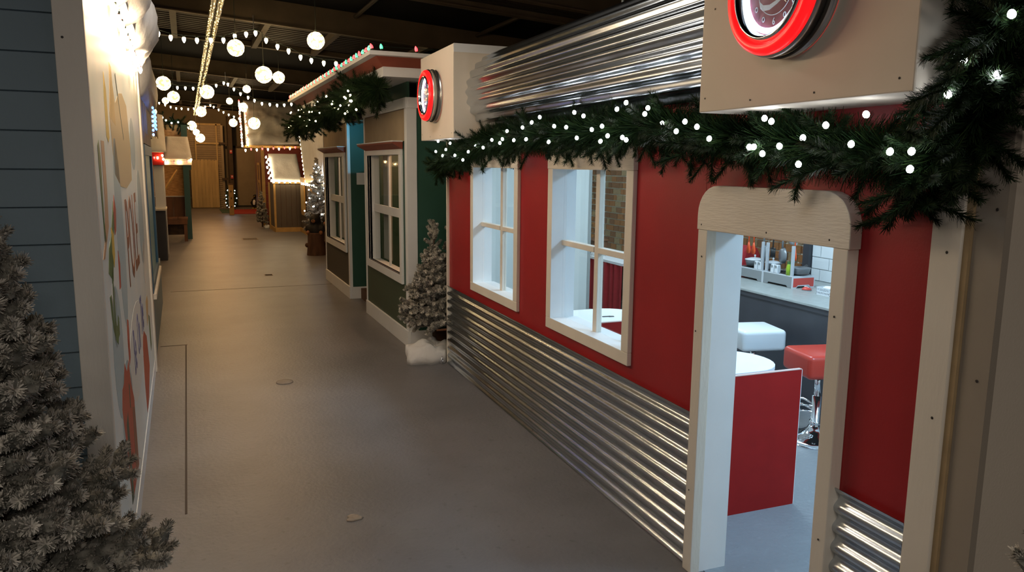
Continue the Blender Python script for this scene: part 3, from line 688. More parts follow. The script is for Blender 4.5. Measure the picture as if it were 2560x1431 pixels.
def light_string(label, cat, group, pts, mesh_list, loc, rotz=0, wire=True, sort=True, rz=None, name='light_string'):
    t = thing(name, label, cat, loc, rotz, group)
    P = sorted(pts, key=lambda p: p[1]) if sort else pts
    if wire: MB().tube([(p[0], p[1], p[2]+.012) for p in P], .0022, 5).build('wire', M['cable'], t)
    for i, p in enumerate(P): ob('bulb', mesh_list[i % len(mesh_list)], t, p, (rnd.uniform(-.3, .3), rnd.uniform(-.3, .3), 0) if rz is None else rz)
    return t
# garland along the diner front, above the windows
rg = random.Random(11)
gp = [(-.09, 5.60, 1.50), (-.09, 5.44, 1.58), (-.09, 5.05, 1.63), (-.09, 4.63, 1.68), (-.09, 4.2, 1.705), (-.09, 3.43, 1.70), (-.09, 2.68, 1.71), (-.09, 2.25, 1.66), (-.09, 1.96, 1.635), (-.09, 1.63, 1.60), (-.09, 1.40, 1.575)]
g = dthing('pine_garland', 'dark green pine garland hung along the whole red diner front under the steel roof', 'garland', 0, 0)
garland_along(g, gp, 290, .095, (-.2, 0, 0), rg, droop=.35)
g2 = dthing('pine_garland', 'dark green garland swag climbing the pale end wall at the right edge', 'garland', 0, 0)
gq = [(-.09, 1.38, 1.55), (-.09, 1.29, 1.60), (-.11, 1.225, 1.67), (-.12, 1.24, 1.76), (-.13, 1.19, 1.84), (-.15, 1.13, 1.87), (-.16, 1.05, 1.93), (-.17, .98, 2.02)]
garland_along(g2, gq, 130, .085, (-.2, 0, 0), rg, droop=.15)
hp = dthing('pine_garland', 'short drooping garland tip hanging over the pale corner board', 'garland', 0, 0)
garland_along(hp, [(-.09, 1.42, 1.56), (-.1, 1.40, 1.50), (-.1, 1.385, 1.46)], 16, .04, (-.1, 0, 0), rg, droop=.9)
bul = [(4.28,1.65),(3.89,1.73),(3.67,1.74),(3.79,1.68),(3.55,1.76),(3.07,1.78),(3.04,1.67),(2.82,1.65),(2.62,1.79),(2.69,1.77),(2.48,1.74),(2.36,1.70),(2.27,1.67),(2.22,1.70),(2.15,1.68),(2.64,1.66),(5.24,1.71),(5.05,1.65),(5.13,1.61),(4.84,1.61),(4.67,1.58),(4.56,1.63),(3.28,1.73),(2.81,1.71),(2.61,1.65),(1.82,1.69),(1.79,1.68),(1.88,1.61),(1.86,1.61),(1.82,1.59),(1.75,1.61),(1.66,1.63),(1.67,1.56),(1.45,1.68),(1.49,1.61),(1.37,1.59),(1.31,1.59),(1.31,1.55),(4.13,1.69),(3.96,1.69),(4.0,1.67),(3.45,1.78),(2.46,1.76),(2.9,1.70),(2.76,1.67),(4.42,1.66),(3.34,1.66),(3.62,1.68),(2.98,1.76),(2.08,1.64),(1.58,1.66),(3.15,1.72),(5.3,1.64),(4.95,1.69)]
light_string('string of small cool white lights woven through the diner garland', 'light string', None, [(-.2, y, z) for y, z in bul], [BW], D0, -DA, wire=False)
light_string('four white bulbs on the garland swag at the right edge', 'light string', None, [(-.2, 1.2, 1.78), (-.2, 1.12, 1.74), (-.2, 1.23, 1.71), (-.22, 1.09, 1.85)], [BW], D0, -DA, wire=False)

# flocked trees
def flocked_branch(L, seed, dens=4200):
    rng = random.Random(seed); mb = MB(); p = Vector((0, 0, 0)); q = Vector((L, 0, .05*L)); mid = Vector((L*.5, 0, -.02*L))
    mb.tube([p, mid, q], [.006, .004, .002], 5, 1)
    def sp(a, b, r):
        ln = (b-a).length
        k0 = len(mb.v); pts = [a.lerp(b, q/7) for q in range(8)]
        mb.tube(pts, [r*(.42, .60, .70, .64, .70, .62, .46, .16)[q]*rng.uniform(.85, 1.15) for q in range(8)], 8, 1)
        for q in range(k0, len(mb.v)):
            p_ = Vector(mb.v[q]); mb.v[q] = tuple(p_+Vector((noise.noise(p_*90), noise.noise(p_*90+Vector((7, 0, 0))), noise.noise(p_*90+Vector((0, 9, 0)))))*r*.35)
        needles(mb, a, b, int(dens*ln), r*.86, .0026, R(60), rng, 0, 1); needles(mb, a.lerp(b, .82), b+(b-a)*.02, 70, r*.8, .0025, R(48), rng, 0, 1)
    sp(p.lerp(q, .40), q, .025)
    n = max(3, int(L/.045))
    for i in range(n):
        t = .25+.7*i/n; s = 1 if i % 2 else -1; a = p.lerp(q, t); l = L*.42*(1.15-t)+.035
        d = Vector((.65, s*.75, rng.uniform(-.25, .4))).normalized(); sp(a, a+d*l, .024)
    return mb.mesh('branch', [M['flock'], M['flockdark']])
FB = {L: [flocked_branch(L, 100+k+int(L*1000)) for k in range(3)] for L in (.36, .27, .18, .11)}
def flocked_tree(label, x, y, h, rad, z0, n, seed, name='flocked_tree', top=.06):
    t = thing(name, label, 'tree', (x, y, 0)); rng = random.Random(seed)
    MB().tube([(0, 0, z0*.2), (0, 0, h*.6), (0, 0, h*.97)], [.02, .012, .004], 8).build('trunk', M['bark'], t)
    i = 0
    for i in range(n):
        u = (i+.5)/n; u = 1-(1-u)**.72*1.0            # more at the bottom
        z = z0+(h-top-z0)*u; r = rad*(1-u)**.8*rng.uniform(.62, 1.18)+.035
        az = i*2.39996+rng.uniform(-.3, .3)
        L = min(FB, key=lambda q: abs(q-r)); s = r/L
        up = R(12)+R(55)*u**2.2+rng.uniform(-.12, .12)
        ob('branch', rng.choice(FB[L]), t, (0, 0, z), (rng.uniform(-.5, .5), -up, az), s)
    ob('branch', FB[.18][0], t, (0, 0, h-.16), (0, -R(88), 0), 1.0)
    ob('branch', FB[.18][1], t, (0, 0, h-.24), (0, -R(80), 2.0), .9)
    return t
flocked_tree('flocked tree standing in front of the blue clapboard, cut by the left edge', -.47, 2.15, 1.52, .38, .10, 150, 5, top=.12)
flocked_tree('small flocked tree on cotton snow between the green house and the diner', 1.80, 5.86, 1.08, .27, .22, 84, 6, top=.20)
flocked_tree('taller flocked tree mostly hidden behind the diner corner post', 2.02, 5.93, 1.42, .19, .22, 62, 8, top=.16)
cotton('tree_skirt', 'white cotton snow skirt heaped under the small flocked tree', 'tree skirt', 1.72, 5.74, 0, .20, .15, .15, 4)
o = tag(MB().lathe([(.0001, 0), (.012, .002), (.014, .03), (.009, .05), (.006, .055), (.006, .062), (.001, .063)], 14).build('glass_ornament', M['chrome'], loc=(1.765, 5.575, .055), smooth=True), 'small silver bottle ornament standing in front of the white tree skirt', 'ornament')
o.location = (1.77, 5.572, 0)
flocked_tree('flocked tree whose tip pokes in at the bottom right corner', 1.44, .80, .86, .17, .10, 40, 77)

# ------------------------------------------------------------------ green house with two bays
gh = thing('green_house', 'green play house with two bay windows, red cornice and tan sign boards', 'building', (1.69, 0, 0))
def gpart(name, mb, m, parent=None, **k): return mb.build(name, M[m], parent or gh, **k)
GI = 1.0
def bay(y0, y1, lower):
    wy0, wy1 = y0+.155, y1-.11; oz0, oz1 = .595, 1.63
    gpart('bay_wall', holed(.0, .02, y0+.01, y1-.01, .14, 2.0, [(wy0+.075, wy1-.075, oz0, oz1)]), 'green')
    gpart('lower_panel', B(-.004, 0, y0+.06, y1-.035, .14, .515), lower)
    gpart('sign_board', B(-.006, 0, y0+.06, y1-.035, 1.74, 2.0), 'fabric')
    for ys in (y0, y1):
        gpart('bay_side', B(.0, .10, ys-.005, ys+.005, .135, 2.0), 'green'); 
    gpart('corner_post', MB().box(-.012, .0, y0, y0+.06, .14, 2.01).box(-.012, .075, y0-.012, y0, .14, 2.01), 'white', bevel=.002)
    gpart('corner_post', B(-.012, .0, y1-.035, y1, .14, 2.01), 'white', bevel=.002)
    gpart('baseboard', MB().box(-.02, .0, y0-.015, y1, 0, .14).box(0, .20, y0-.02, y0-.002, 0, .14), 'white', bevel=.003)
    gpart('head_board', MB().box(-.02, 0, y0-.02, y1+.02, 2.005, 2.09).box(0, .25, y0-.022, y0-.002, 2.005, 2.09), 'white', bevel=.003)
    aw = gpart('awning', MB().prism([(-.095, 1.722), (-.012, 1.677), (-.006, 1.677), (-.006, 1.735), (-.095, 1.735)], wy0-.02, wy1+.03, 'y'), 'rustred')
    B(-.10, -.006, wy0-.025, wy1+.035, 1.7355, 1.745).build('awning_lip', M['white'], aw)
    wf = gpart('bay_window', MB().box(-.022, 0, wy0, wy1, .52, .595).box(-.022, 0, wy0, wy1, 1.63, 1.677).box(-.022, 0, wy0, wy0+.075, .595, 1.63).box(-.022, 0, wy1-.075, wy1, .595, 1.63), 'white', bevel=.003)
    a, b = wy0+.075, wy1-.075; c = (a+b)/2
    MB().box(-.02, .10, a-.012, a, .595, 1.63).box(-.02, .10, b, b+.012, .595, 1.63).box(-.02, .10, a, b, .583, .595).box(-.02, .10, a, b, 1.63, 1.642).build('lining', M['white'], wf)
    B(.04, .06, a, b, 1.075, 1.155).build('meeting_rail', M['white'], wf, bevel=.002)
    for za, zb in ((.595, 1.075), (1.155, 1.63)):
        B(.043, .058, c-.022, c+.022, za, zb).build('muntin', M['white'], wf)
        for p, q in ((a, c-.022), (c+.022, b)): B(.049, .051, p, q, za, zb).build('pane', M['glass'], wf)
    vs = []; n = 60
    for i in range(n+1):
        y = b-.01-.30*i/n*(1); x = .14+.012*math.sin(i*.9); vs += [(x, y, .60), (x, y-.02, 1.66)]
    gpart('curtain', MB().add(vs, [(2*i, 2*i+2, 2*i+3, 2*i+1) for i in range(n)]), 'curtain', smooth=True)
bay(6.215, 7.86, 'greendark'); bay(8.755, 10.40, 'olive')
# recess between the bays, interior and upper wall
gpart('recess_wall', B(.42, .44, 7.86, 8.755, .14, 2.0), 'green'); gpart('recess_wall', B(.02, .42, 8.735, 8.745, .14, 2.0), 'green'); gpart('recess_wall', B(.02, .42, 7.86, 7.87, .14, 2.0), 'green')
gpart('rail_board', B(.085, .42, 8.722, 8.734, 1.315, 1.448), 'white'); gpart('baseboard', B(.18, .42, 8.715, 8.734, 0, .14), 'white')
gpart('end_wall', B(.08, 1.05, 6.20, 6.212, .14, 2.3), 'green'); gpart('end_wall', B(.0, 1.05, 10.40, 10.41, 0, 2.3), 'green')
gpart('rear_wall', B(1.03, 1.05, 6.22, 10.4, 0, 2.3), 'indoorbrown')
gpart('upper_wall', B(.0, .02, 6.215, 10.4, 2.09, 2.30), 'green'); gpart('attic_floor', B(.0, 1.03, 6.215, 10.4, 2.0, 2.01), 'indoorbrown')
gpart('inner_rug', B(.11, 1.03, 6.215, 10.4, 0, .12), 'indoorbrown')
# cornice
def ringp(x0, x1, y0, y1, z0, z1, ov0, ov1, name, m, yw=None):
    """three sided moulding (front, near end, far end) flaring from ov0 at z0 to ov1 at z1"""
    mb = MB(); fx, ya, yb = -.26, 5.94, 10.68
    def c(o): return [(fx-o, ya-o), (fx-o, yb+o), (1.05, yb+o), (1.05, ya-o)]
    lo, hi = c(ov0), c(ov1)
    vs = [(x, y, z0) for x, y in lo]+[(x, y, z1) for x, y in hi]
    fs = [(0, 1, 2, 3), (4, 7, 6, 5), (0, 4, 5, 1), (1, 5, 6, 2), (0, 3, 7, 4), (2, 6, 7, 3)]
    return mb.add(vs, fs).build(name, M[m], gh)
ringp(0, 0, 0, 0, 2.215, 2.288, 0, 0, 'fascia', 'white'); ringp(0, 0, 0, 0, 2.288, 2.355, 0, .07, 'cornice', 'rustred'); ringp(0, 0, 0, 0, 2.355, 2.385, .13, .13, 'roof_edge', 'white')
gpart('roof_deck', B(-.30, 1.05, 5.9, 10.7, 2.385, 2.392), 'teal')
lamp('recess_lamp', 'SPOT', (1.74, 7.93, 1.96), 11, (.20, .70, 1), .015, dirrot(Vector((1.735, 8.75, 1.78))-Vector((1.80, 8.0, 2.12))+Vector((0, 0, 0))), spot=R(50), blend=.12).rotation_euler = (Vector((1.74, 8.75, 1.84))-Vector((1.74, 7.93, 1.96))).to_track_quat('-Z', 'Y').to_euler()
lamp('house_lamp', 'POINT', (2.25, 6.75, 1.75), 18, (1, .55, .28), .04)
lamp('house_lamp', 'POINT', (2.3, 9.3, 1.75), 12, (1, .65, .38), .04)
# furniture glimpsed through the near bay
t = thing('wall_lamp', 'small glowing wall lamp seen through the near green bay window', 'lamp', (2.705, 7.35, 1.72))
B(-.01, .012, -.05, .05, -.04, .04).build('back_plate', M['brownwood'], t); MB().ball((-.05, 0, .0), .035, 12, 8).build('shade', M['bulbwarm'], t, smooth=True)
t = thing('red_coat', 'red coat with white fur trim hanging inside the near green bay', 'coat', (2.66, 7.05, .95))
MB().lathe([(.15, 0), (.13, .2), (.12, .42), (.05, .5)], 14).build('body', M['redcloth'], t, smooth=True); B(-.155, -.13, -.02, .02, 0, .48).build('fur_trim', M['snow'], t)
t = thing('dark_armchair', 'dark armchair seen low through the near green bay window', 'chair', (2.3, 7.05, .12))
B(-.2, .2, -.2, .2, .08, .38).build('seat', M['bearblack'], t, bevel=.04); B(.12, .24, -.22, .22, .38, .78).build('backrest', M['bearblack'], t, bevel=.04)
for s in (-1, 1): B(-.2, .12, s*.23-.05, s*.23+.05, .08, .52).build('armrest', M['bearblack'], t, bevel=.03)
for a, b in ((-.15, -.15), (-.15, .15), (.15, -.15), (.15, .15)): B(a-.02, a+.02, b-.02, b+.02, 0, .08).build('leg', M['brownwood'], t)
tag(B(-.03, .03, -.03, .03, 0, .08).build('white_box', M['white'], loc=(1.76, 6.62, .595), bevel=.004), 'small white box on the sill of the near green bay window', 'box')
# garland and lights on the green house
gg = thing('pine_garland', 'thick pine garland drooping below the green house cornice', 'garland', (1.36, 0, 0))
gpth = [(0, 10.6, 2.0), (0, 9.6, 2.07), (0, 8.6, 2.04), (0, 7.7, 2.09), (0, 6.9, 2.12), (0, 6.25, 2.15), (.06, 6.02, 2.13)]
garland_along(gg, gpth, 260, .12, (-.1, 0, 0), rg, sc_=1.3, droop=.3)
lp = [(rg.uniform(-.14, -.06), 6.0+4.6*rg.random(), 0) for _ in range(46)]
lp = [(x, y, 2.1-.14+.22*rg.random()) for x, y, z in lp]
BWg = bulb_mesh(M['bulbwarm'], .8)
light_string('warm white lights scattered over the green house garland', 'light string', None, lp, [BWg], (1.36, 0, 0), wire=False)
def c9(m, s=1.0):
    mb = MB().lathe([(.0001, .034), (.006, .028), (.012, .014), (.013, .004), (.010, -.006)], 10, mi=0).lathe([(.008, -.006), (.008, -.02)], 8, mi=1)
    mb.v = [(x*s, y*s, z*s) for x, y, z in mb.v]; return mb.mesh('bulb', [m, M['cable']], True)
CR, CG, CWh = c9(M['bulbred']), c9(M['bulbgreen']), c9(M['bulbwarm'])
ev = [(-.37, 5.83+4.9*i/44, 2.405) for i in range(45)]
light_string('red and green bulbs standing along the green house front eave', 'light string', None, ev, [CR, CG], (1.69, 0, 0))
ev = [(-.30+.27*i, 5.82, 2.405) for i in range(6)]
light_string('red and green bulbs standing along the green house near end eave', 'light string', None, ev, [CG, CR], (1.69, 0, 0), sort=False)

# ------------------------------------------------------------------ left: blue clapboard house with the painted wall
bh = thing('clapboard_house', 'blue clapboard play house with a painted mural on its aisle wall', 'building', L0, -LA)
def lpart(name, mb, m, parent=None, **k): return mb.build(name, M[m], parent or bh, **k)
LY = 2.69
for k in range(21):
    z0 = -.06+k*.1135
    mb = MB().prism([(LY-.002, z0+.1135), (LY-.014, z0+.0), (LY-.014, z0-.003), (LY+.004, z0-.003), (LY+.004, z0+.1135)], -2.4, -.078, 'x')
    lpart('clapboard', mb, 'clap')
lpart('wall_core', B(-2.4, -.02, LY+.005, 6.1, 0, 2.25), 'white')
lpart('corner_post', B(-.077, .004, LY-.022, LY+.012, 0, 2.26), 'trim', bevel=.003)
screws(bh, [], 0); MB().ball((-.055, LY-.022, 1.91), .004, 8, 4, sq=(1, .3, 1)).build('screw_head', M['dark'], bh)
mu = lpart('mural_panel', B(-.02, 0, LY+.012, 6.09, .10, 2.25), 'mural')
lpart('base_rail', B(-.02, .003, LY+.012, 6.09, 0, .10), 'white'); lpart('end_trim', B(-.02, .012, 6.10, 6.26, .0, 2.25), 'trim', bevel=.003)
def paint(name, m, pts, lay=1): MB().prism(pts, .0002, .0005+.0003*lay, 'x').build(name, M[m], mu)
def blob(cx, cz, rx, rz, n=18, rot=0): return [(cx+rx*math.cos(a)*math.cos(rot)-rz*math.sin(a)*math.sin(rot), cz+rx*math.cos(a)*math.sin(rot)+rz*math.sin(a)*math.cos(rot)) for a in [2*math.pi*i/n for i in range(n)]]
for cx, cz, rx, rz in ((3.1, .85, .22, .25), (3.6, 1.25, .2, .4), (5.4, 1.2, .3, .3), (3.35, .55, .3, .2), (5.0, 1.65, .25, .15)): paint('painted_cloud', 'p_pale', blob(cx, cz, rx, rz))
for cx, cz, rx, rz in ((4.2, .62, .62, .22), (3.05, 1.0, .1, .12), (5.5, .9, .2, .14)): paint('painted_snow', 'p_snow', blob(cx, cz, rx, rz), 1)
paint('painted_board', 'p_tan', [(3.45, 1.74), (3.62, 1.95), (3.80, 1.80), (4.05, 1.86), (4.30, 1.88), (4.62, 1.84), (4.75, 1.62), (4.68, 1.45), (4.2, 1.42), (3.8, 1.44), (3.5, 1.5)], 1)
paint('painted_peak', 'p_gold', [(3.48, 1.72), (3.60, 1.95), (3.70, 1.94), (3.74, 1.70)], 2)
paint('painted_flame', 'p_yellow', [(3.24, 1.64), (3.25, 1.80), (3.29, 1.88), (3.35, 1.82), (3.36, 1.64), (3.30, 1.62)], 2)
paint('painted_curl', 'p_dk', [(3.90, 1.93), (3.93, 1.94), (4.06, 1.80), (4.22, 1.66), (4.20, 1.65), (4.04, 1.79)], 3)
text('painted_letters', 'POLE', .60, M['p_brown'], mu, (4.43, 1.16, 0), (0, 0, 0), .0006).matrix_local = Matrix.Translation((.001, 4.43, 1.145)) @ Matrix.Rotation(math.pi/2, 4, 'Z') @ Matrix.Rotation(math.pi/2, 4, 'X') @ Matrix.Scale(.72, 4, (1, 0, 0))
for s_, u, z in (('Be', 3.99, .645), ('On', 4.36, .655), ('The', 4.78, .68)):
    text('painted_letters', s_, .31, M['p_blue'], mu, (0, 0, 0), (0, 0, 0), .0006).matrix_local = Matrix.Translation((.0012, u, z)) @ Matrix.Rotation(math.pi/2, 4, 'Z') @ Matrix.Rotation(math.pi/2, 4, 'X') @ Matrix.Scale(.62, 4, (1, 0, 0))
# small elf-like figure
paint('painted_arm', 'p_skin', [(2.76, 1.235), (2.83, 1.23), (3.05, 1.32), (3.09, 1.45), (3.10, 1.62), (2.99, 1.62), (2.97, 1.42), (2.90, 1.30)], 2)
paint('painted_stem', 'p_green', [(2.85, 1.60), (2.90, 1.62), (2.93, 1.56), (2.90, 1.35), (2.93, 1.28), (2.87, 1.28), (2.86, 1.4)], 2)
paint('painted_leaf', 'p_green', [(3.12, 1.28), (3.30, 1.40), (3.28, 1.30), (3.16, 1.22), (3.08, 1.12), (2.92, 1.17), (3.0, 1.25)], 3)
paint('painted_tunic', 'p_yellow', [(3.14, 1.31), (3.22, 1.28), (3.22, 1.20), (3.16, 1.16), (3.11, 1.22)], 4)
paint('painted_ribbon', 'p_red', [(3.36, 1.42), (3.42, 1.36), (3.36, 1.28), (3.29, 1.27), (3.30, 1.36)], 3)
paint('painted_ribbon', 'p_red', [(3.38, 1.20), (3.44, 1.14), (3.40, 1.05), (3.34, 1.05), (3.36, 1.12)], 3)
paint('painted_stem', 'p_green', [(3.04, 1.17), (3.07, 1.17), (3.06, .98), (3.10, .93), (3.16, .98), (3.20, .96), (3.10, .88), (3.00, .92)], 3)
paint('painted_cane', 'p_green', [(2.90, 1.09), (2.96, 1.09), (3.0, .97), (3.10, .95), (3.20, .95), (3.19, .90), (3.04, .90), (2.94, .97)], 2)
paint('painted_scarf', 'p_red', [(3.60, .88), (3.68, .86), (3.66, .70), (3.58, .68), (3.56, .78)], 2)
# present with bow
paint('painted_present', 'p_red', [(3.06, .64), (3.12, .70), (3.22, .70), (3.30, .76), (3.40, .70), (3.52, .72), (3.58, .60), (3.70, .50), (3.72, .18), (3.24, .20), (3.14, .44)], 2)
paint('painted_present', 'p_brown', [(3.56, .50), (3.70, .46), (3.70, .19), (3.52, .20)], 3)
paint('painted_ribbon', 'p_dk', [(3.20, .54), (3.30, .56), (3.32, .19), (3.22, .20)], 3); paint('painted_ribbon', 'p_dk', [(3.44, .64), (3.48, .62), (3.47, .52), (3.43, .54)], 3)
paint('painted_mailbox', 'p_red', [(4.66, .52), (4.72, .56), (4.86, .57), (5.14, .48), (5.27, .26), (4.96, .14), (4.70, .12), (4.64, .3)], 2)
paint('painted_bear', 'p_tan', [(5.30, .67), (5.50, .68), (5.62, .62), (5.45, .52), (5.32, .51)], 2); paint('painted_wreath', 'p_green', [(5.55, .54), (5.7, .5), (5.72, .3), (5.6, .28)], 2)
# eave, snow and bulbs
lpart('eave_board', B(-.02, .06, LY-.02, 6.3, 2.25, 2.30), 'trim')
def snow_sheet(name, label, P00, P10, P01, P11, th, seed, nx=26, ny=14, amp=.05, frame=None, mat_='snow', sc_=2.2, parent=None):
    """thick quilted sheet: P00..P10 lower edge, P01..P11 upper edge"""
    P00, P10, P01, P11 = map(Vector, (P00, P10, P01, P11)); nrm = (P10-P00).cross(P01-P00).normalized()
    if nrm.z < 0: nrm = -nrm
    vs = []
    for j in range(ny+1):
        for i in range(nx+1):
            u, v = i/nx, j/ny; p = P00.lerp(P10, u).lerp(P01.lerp(P11, u), v)
            e = min(u, 1-u, v*1.0, 1-v)*8; e = math.sqrt(max(0, min(1, e)))
            nz = noise.noise(p*sc_+Vector((seed, 0, 0)))*1.0+.5*noise.noise(p*sc_*2.7+Vector((0, seed, 0)))
            q = p+nrm*(e*(th+amp*nz))
            if v < .12: q += Vector((0, 0, -1))*th*.35*(1-v/.12)*(1+nz)*e
            vs.append(q)
    n1 = len(vs)
    for j in range(ny+1):
        for i in range(nx+1):
            u, v = i/nx, j/ny; vs.append(P00.lerp(P10, u).lerp(P01.lerp(P11, u), v)-nrm*.012)
    fs = []
    for off, fl_ in ((0, 0), (n1, 1)):
        for j in range(ny):
            for i in range(nx):
                a = off+j*(nx+1)+i; f = (a, a+1, a+nx+2, a+nx+1); fs.append(f if not fl_ else f[::-1])
    bd = [i for i in range(nx+1)]+[(j+1)*(nx+1)-1 for j in range(1, ny+1)]+[ny*(nx+1)+i for i in range(nx-1, -1, -1)]+[j*(nx+1) for j in range(ny-1, 0, -1)]
    for a, b in zip(bd, bd[1:]+bd[:1]): fs.append((a, a+n1, b+n1, b))
    o = MB().add(vs, fs).build(name, M[mat_], parent, smooth=True)
    if frame is not None: o.matrix_world = frame
    if label: tag(o, label, 'snow')
    return o
def snow_roll(label, cx, cz, y0, y1, rx, rz, seed, lump=.45, frame=None, f=2.6):
    ny, na = int((y1-y0)/.05), 22; vs = []
    for j in range(ny+1):
        y = y0+(y1-y0)*j/ny; e = min(1, min(j, ny-j)/3+.15)**.5
        for k in range(na):
            a = 2*math.pi*k/na; q = e*(1+lump*noise.noise((math.cos(a)*.9+seed, y*f, math.sin(a)*.9))+.2*lump*noise.noise((math.cos(a)*3+seed, y*f*3, math.sin(a)*3)))
            x = cx+rx*q*math.cos(a); z = cz+rz*q*math.sin(a)
            if math.cos(a) < 0: x = cx-.75*abs(math.cos(a)); z += .75*abs(math.cos(a))*.75
            vs.append((x, y, z))
    fs = [(j*na+k, j*na+(k+1) % na, (j+1)*na+(k+1) % na, (j+1)*na+k) for j in range(ny) for k in range(na)]+[tuple(range(na-1, -1, -1)), tuple(ny*na+k for k in range(na))]
    o = MB().add(vs, fs).build('snow_roof', M['snow'], None, smooth=True); o.matrix_world = frame if frame is not None else Matrix()
    return tag(o, label, 'snow')
snow_roll('puffy cotton snow roof bulging above the mural at top left', -.03, 2.40, 2.6, 6.1, .165, .20, 3, .5, LM, 2.4)
HOT = c9(M['bulbhot'], 1.0); HOTM = c9(M['bulbmural'], 1.0); CRs = c9(M['bulbred'], 1.0)
light_string('hot glowing eave bulbs, clear and red, above the mural at top left', 'light string', None, [(.035, 2.80+.205*i, 2.17) for i in range(16)], [HOTM, HOTM, CRs], L0, -LA, rz=(math.pi, 0, 0))

# ------------------------------------------------------------------ left: second house with aqua window
ah = thing('aqua_window_house', 'grey play house with a blue-framed aqua window behind the mural house', 'building', L0, -LA)
def apart(name, mb, m, parent=None, **k): return mb.build(name, M[m], parent or ah, **k)
apart('wall_core', B(-1.6, -.02, 6.32, 9.2, 0, 2.5), 'greywood'); apart('lower_panel', B(-.02, -.003, 6.32, 9.2, .0, .50), 'clap')
apart('sill', B(-.02, .03, 6.4, 8.2, .50, .54), 'trim')
wf = apart('window_frame', MB().box(-.02, .012, 6.42, 6.52, .54, 1.68).box(-.02, .012, 8.0, 8.1, .54, 1.68).box(-.02, .012, 6.52, 8.0, 1.60, 1.68).box(-.02, .012, 6.52, 8.0, .54, .60), 'blueframe')
B(-.015, -.008, 6.52, 8.0, .60, 1.60).build('pane', M['aqua'], wf)
apart('lintel', B(-.02, .006, 6.4, 8.2, 1.69, 1.78), 'brownwood'); 
for k in range(16): apart('siding_board', B(-.02, -.004-.002*(k % 2), 6.36+k*.176, 6.53+k*.176, 1.79, 2.4), 'greywood')
snow_roll('grey shaded cotton snow roof above the blue icicle lights', -.04, 2.24, 6.35, 9.2, .125, .22, 8, .12, LM, 1.5)
t = thing('icicle_lights', 'clear tubes with blue falling lights hanging under the snow roof', 'light string', ll(.07, 0, 0), -LA)
BB = bulb_mesh(M['bulbblue'], .8); rr = random.Random(4)
for k in range(8):
    y = 6.55+k*.2; L = .34
    MB().tube([(0, y, 2.10), (0, y, 2.10-L)], .011, 8).build('clear_tube', M['clearplastic'], t)
    if k in (1, 2, 4, 5, 6):
        for j in range(5): ob('bulb', BB, t, (0, y, 1.98-.035*j-(.08 if k == 1 else 0)), (0, 0, 0), (1, 1, 1.2))

# ------------------------------------------------------------------ left: ticket booth, shelter with bench
tb = thing('ticket_booth', 'dark ticket booth with a pale ledge and a red-lit fascia on the left', 'booth', (-.5, 13.2, 0))
B(-1.2, .16, 0, .55, 0, .79).build('body', M['charcoal'], tb); B(-1.2, .18, -.03, .58, .79, .825).build('ledge', M['trim'], tb, bevel=.005)
B(.03, .165, .03, .16, .825, 1.50).build('pillar', M['white'], tb); B(-.3, .0, .2, .24, .825, 1.5).build('red_curtain', M['redcloth'], tb)
B(-1.2, .18, -.02, .6, 1.50, 1.70).build('fascia', M['red_panel'], tb)
snow_sheet('snow_roof', 'tall pink-lit cotton snow roof over the dark ticket booth', (-1.6, 13.1, 1.72), (-.27, 13.1, 1.70), (-1.6, 13.9, 2.45), (-.31, 13.9, 2.30), .06, 8, 18, 14, .05)
light_string('red and clear bulbs along the ticket booth fascia', 'light string', None, [(-.45, 13.165, 1.62), (-.40, 13.165, 1.62), (-.33, 13.165, 1.655), (-.32, 13.165, 1.60)], [CRs, HOT, HOT, HOT], (0, 0, 0), sort=False, rz=(math.pi, 0, 0))
sb = thing('snow_stall', 'small stall with white posts and a lit white fascia behind the ticket booth', 'booth', (-.4, 14.1, 0))
B(-.01, .06, 0, .06, 0, 1.50).build('post', M['white'], sb); B(-.03, .49, -.03, .02, 1.50, 1.60).build('fascia', M['white'], sb)
MB().tube([(.06, .03, 1.10), (.26, .03, 1.42)], .022, 4).build('brace', M['pinetrim'], sb); B(.43, .48, 0, .05, 1.42, 1.5).build('bracket', M['teal'], sb)
snow_sheet('snow_roof', 'square pink-lit cotton snow roof over the small stall', (-.34, 14.05, 1.60), (.10, 14.05, 1.60), (-.30, 14.5, 1.98), (.05, 14.5, 1.98), .04, 12, 16, 12, .025)
light_string('bright clear bulbs along the small stall fascia', 'light string', None, [(-.36, 14.05, 1.56), (-.30, 14.05, 1.55), (-.18, 14.05, 1.55), (-.10, 14.05, 1.56), (.02, 14.05, 1.57), (.085, 14.05, 1.60)], [HOT, HOT, CRs, HOT, CRs, HOT], (0, 0, 0), sort=False, rz=(math.pi, 0, 0))
sh = thing('bench_shelter', 'shelter of orange strand board with a teal end post at the left', 'shelter', (-.5, 17.0, 0))
B(-1.0, .44, 0, .03, .87, 2.20).build('strand_board', M['osb'], sh); B(-1.0, .44, -.01, .03, 2.20, 2.28).build('top_rail', M['pinetrim'], sh)
for k in range(5): B(-.64+k*.216, -.43+k*.216, -.02, .03, .38, .85).build('board', M['brownwood'], sh)
B(-1.0, .44, -.03, .03, .85, .87).build('rail', M['trim'], sh); B(.44, .55, -.2, .7, 0, 2.28).build('end_post', M['teal'], sh)
gs = thing('pine_garland', 'short lit pine garland on top of the strand board shelter', 'garland', (-.5, 17.0, 2.33))
garland_along(gs, [(-.3, -.05, .04), (.1, -.08, .03), (.4, -.06, 0), (.6, -.1, -.06)], 40, .06, (0, -.1, 0), rg, sc_=1.3)
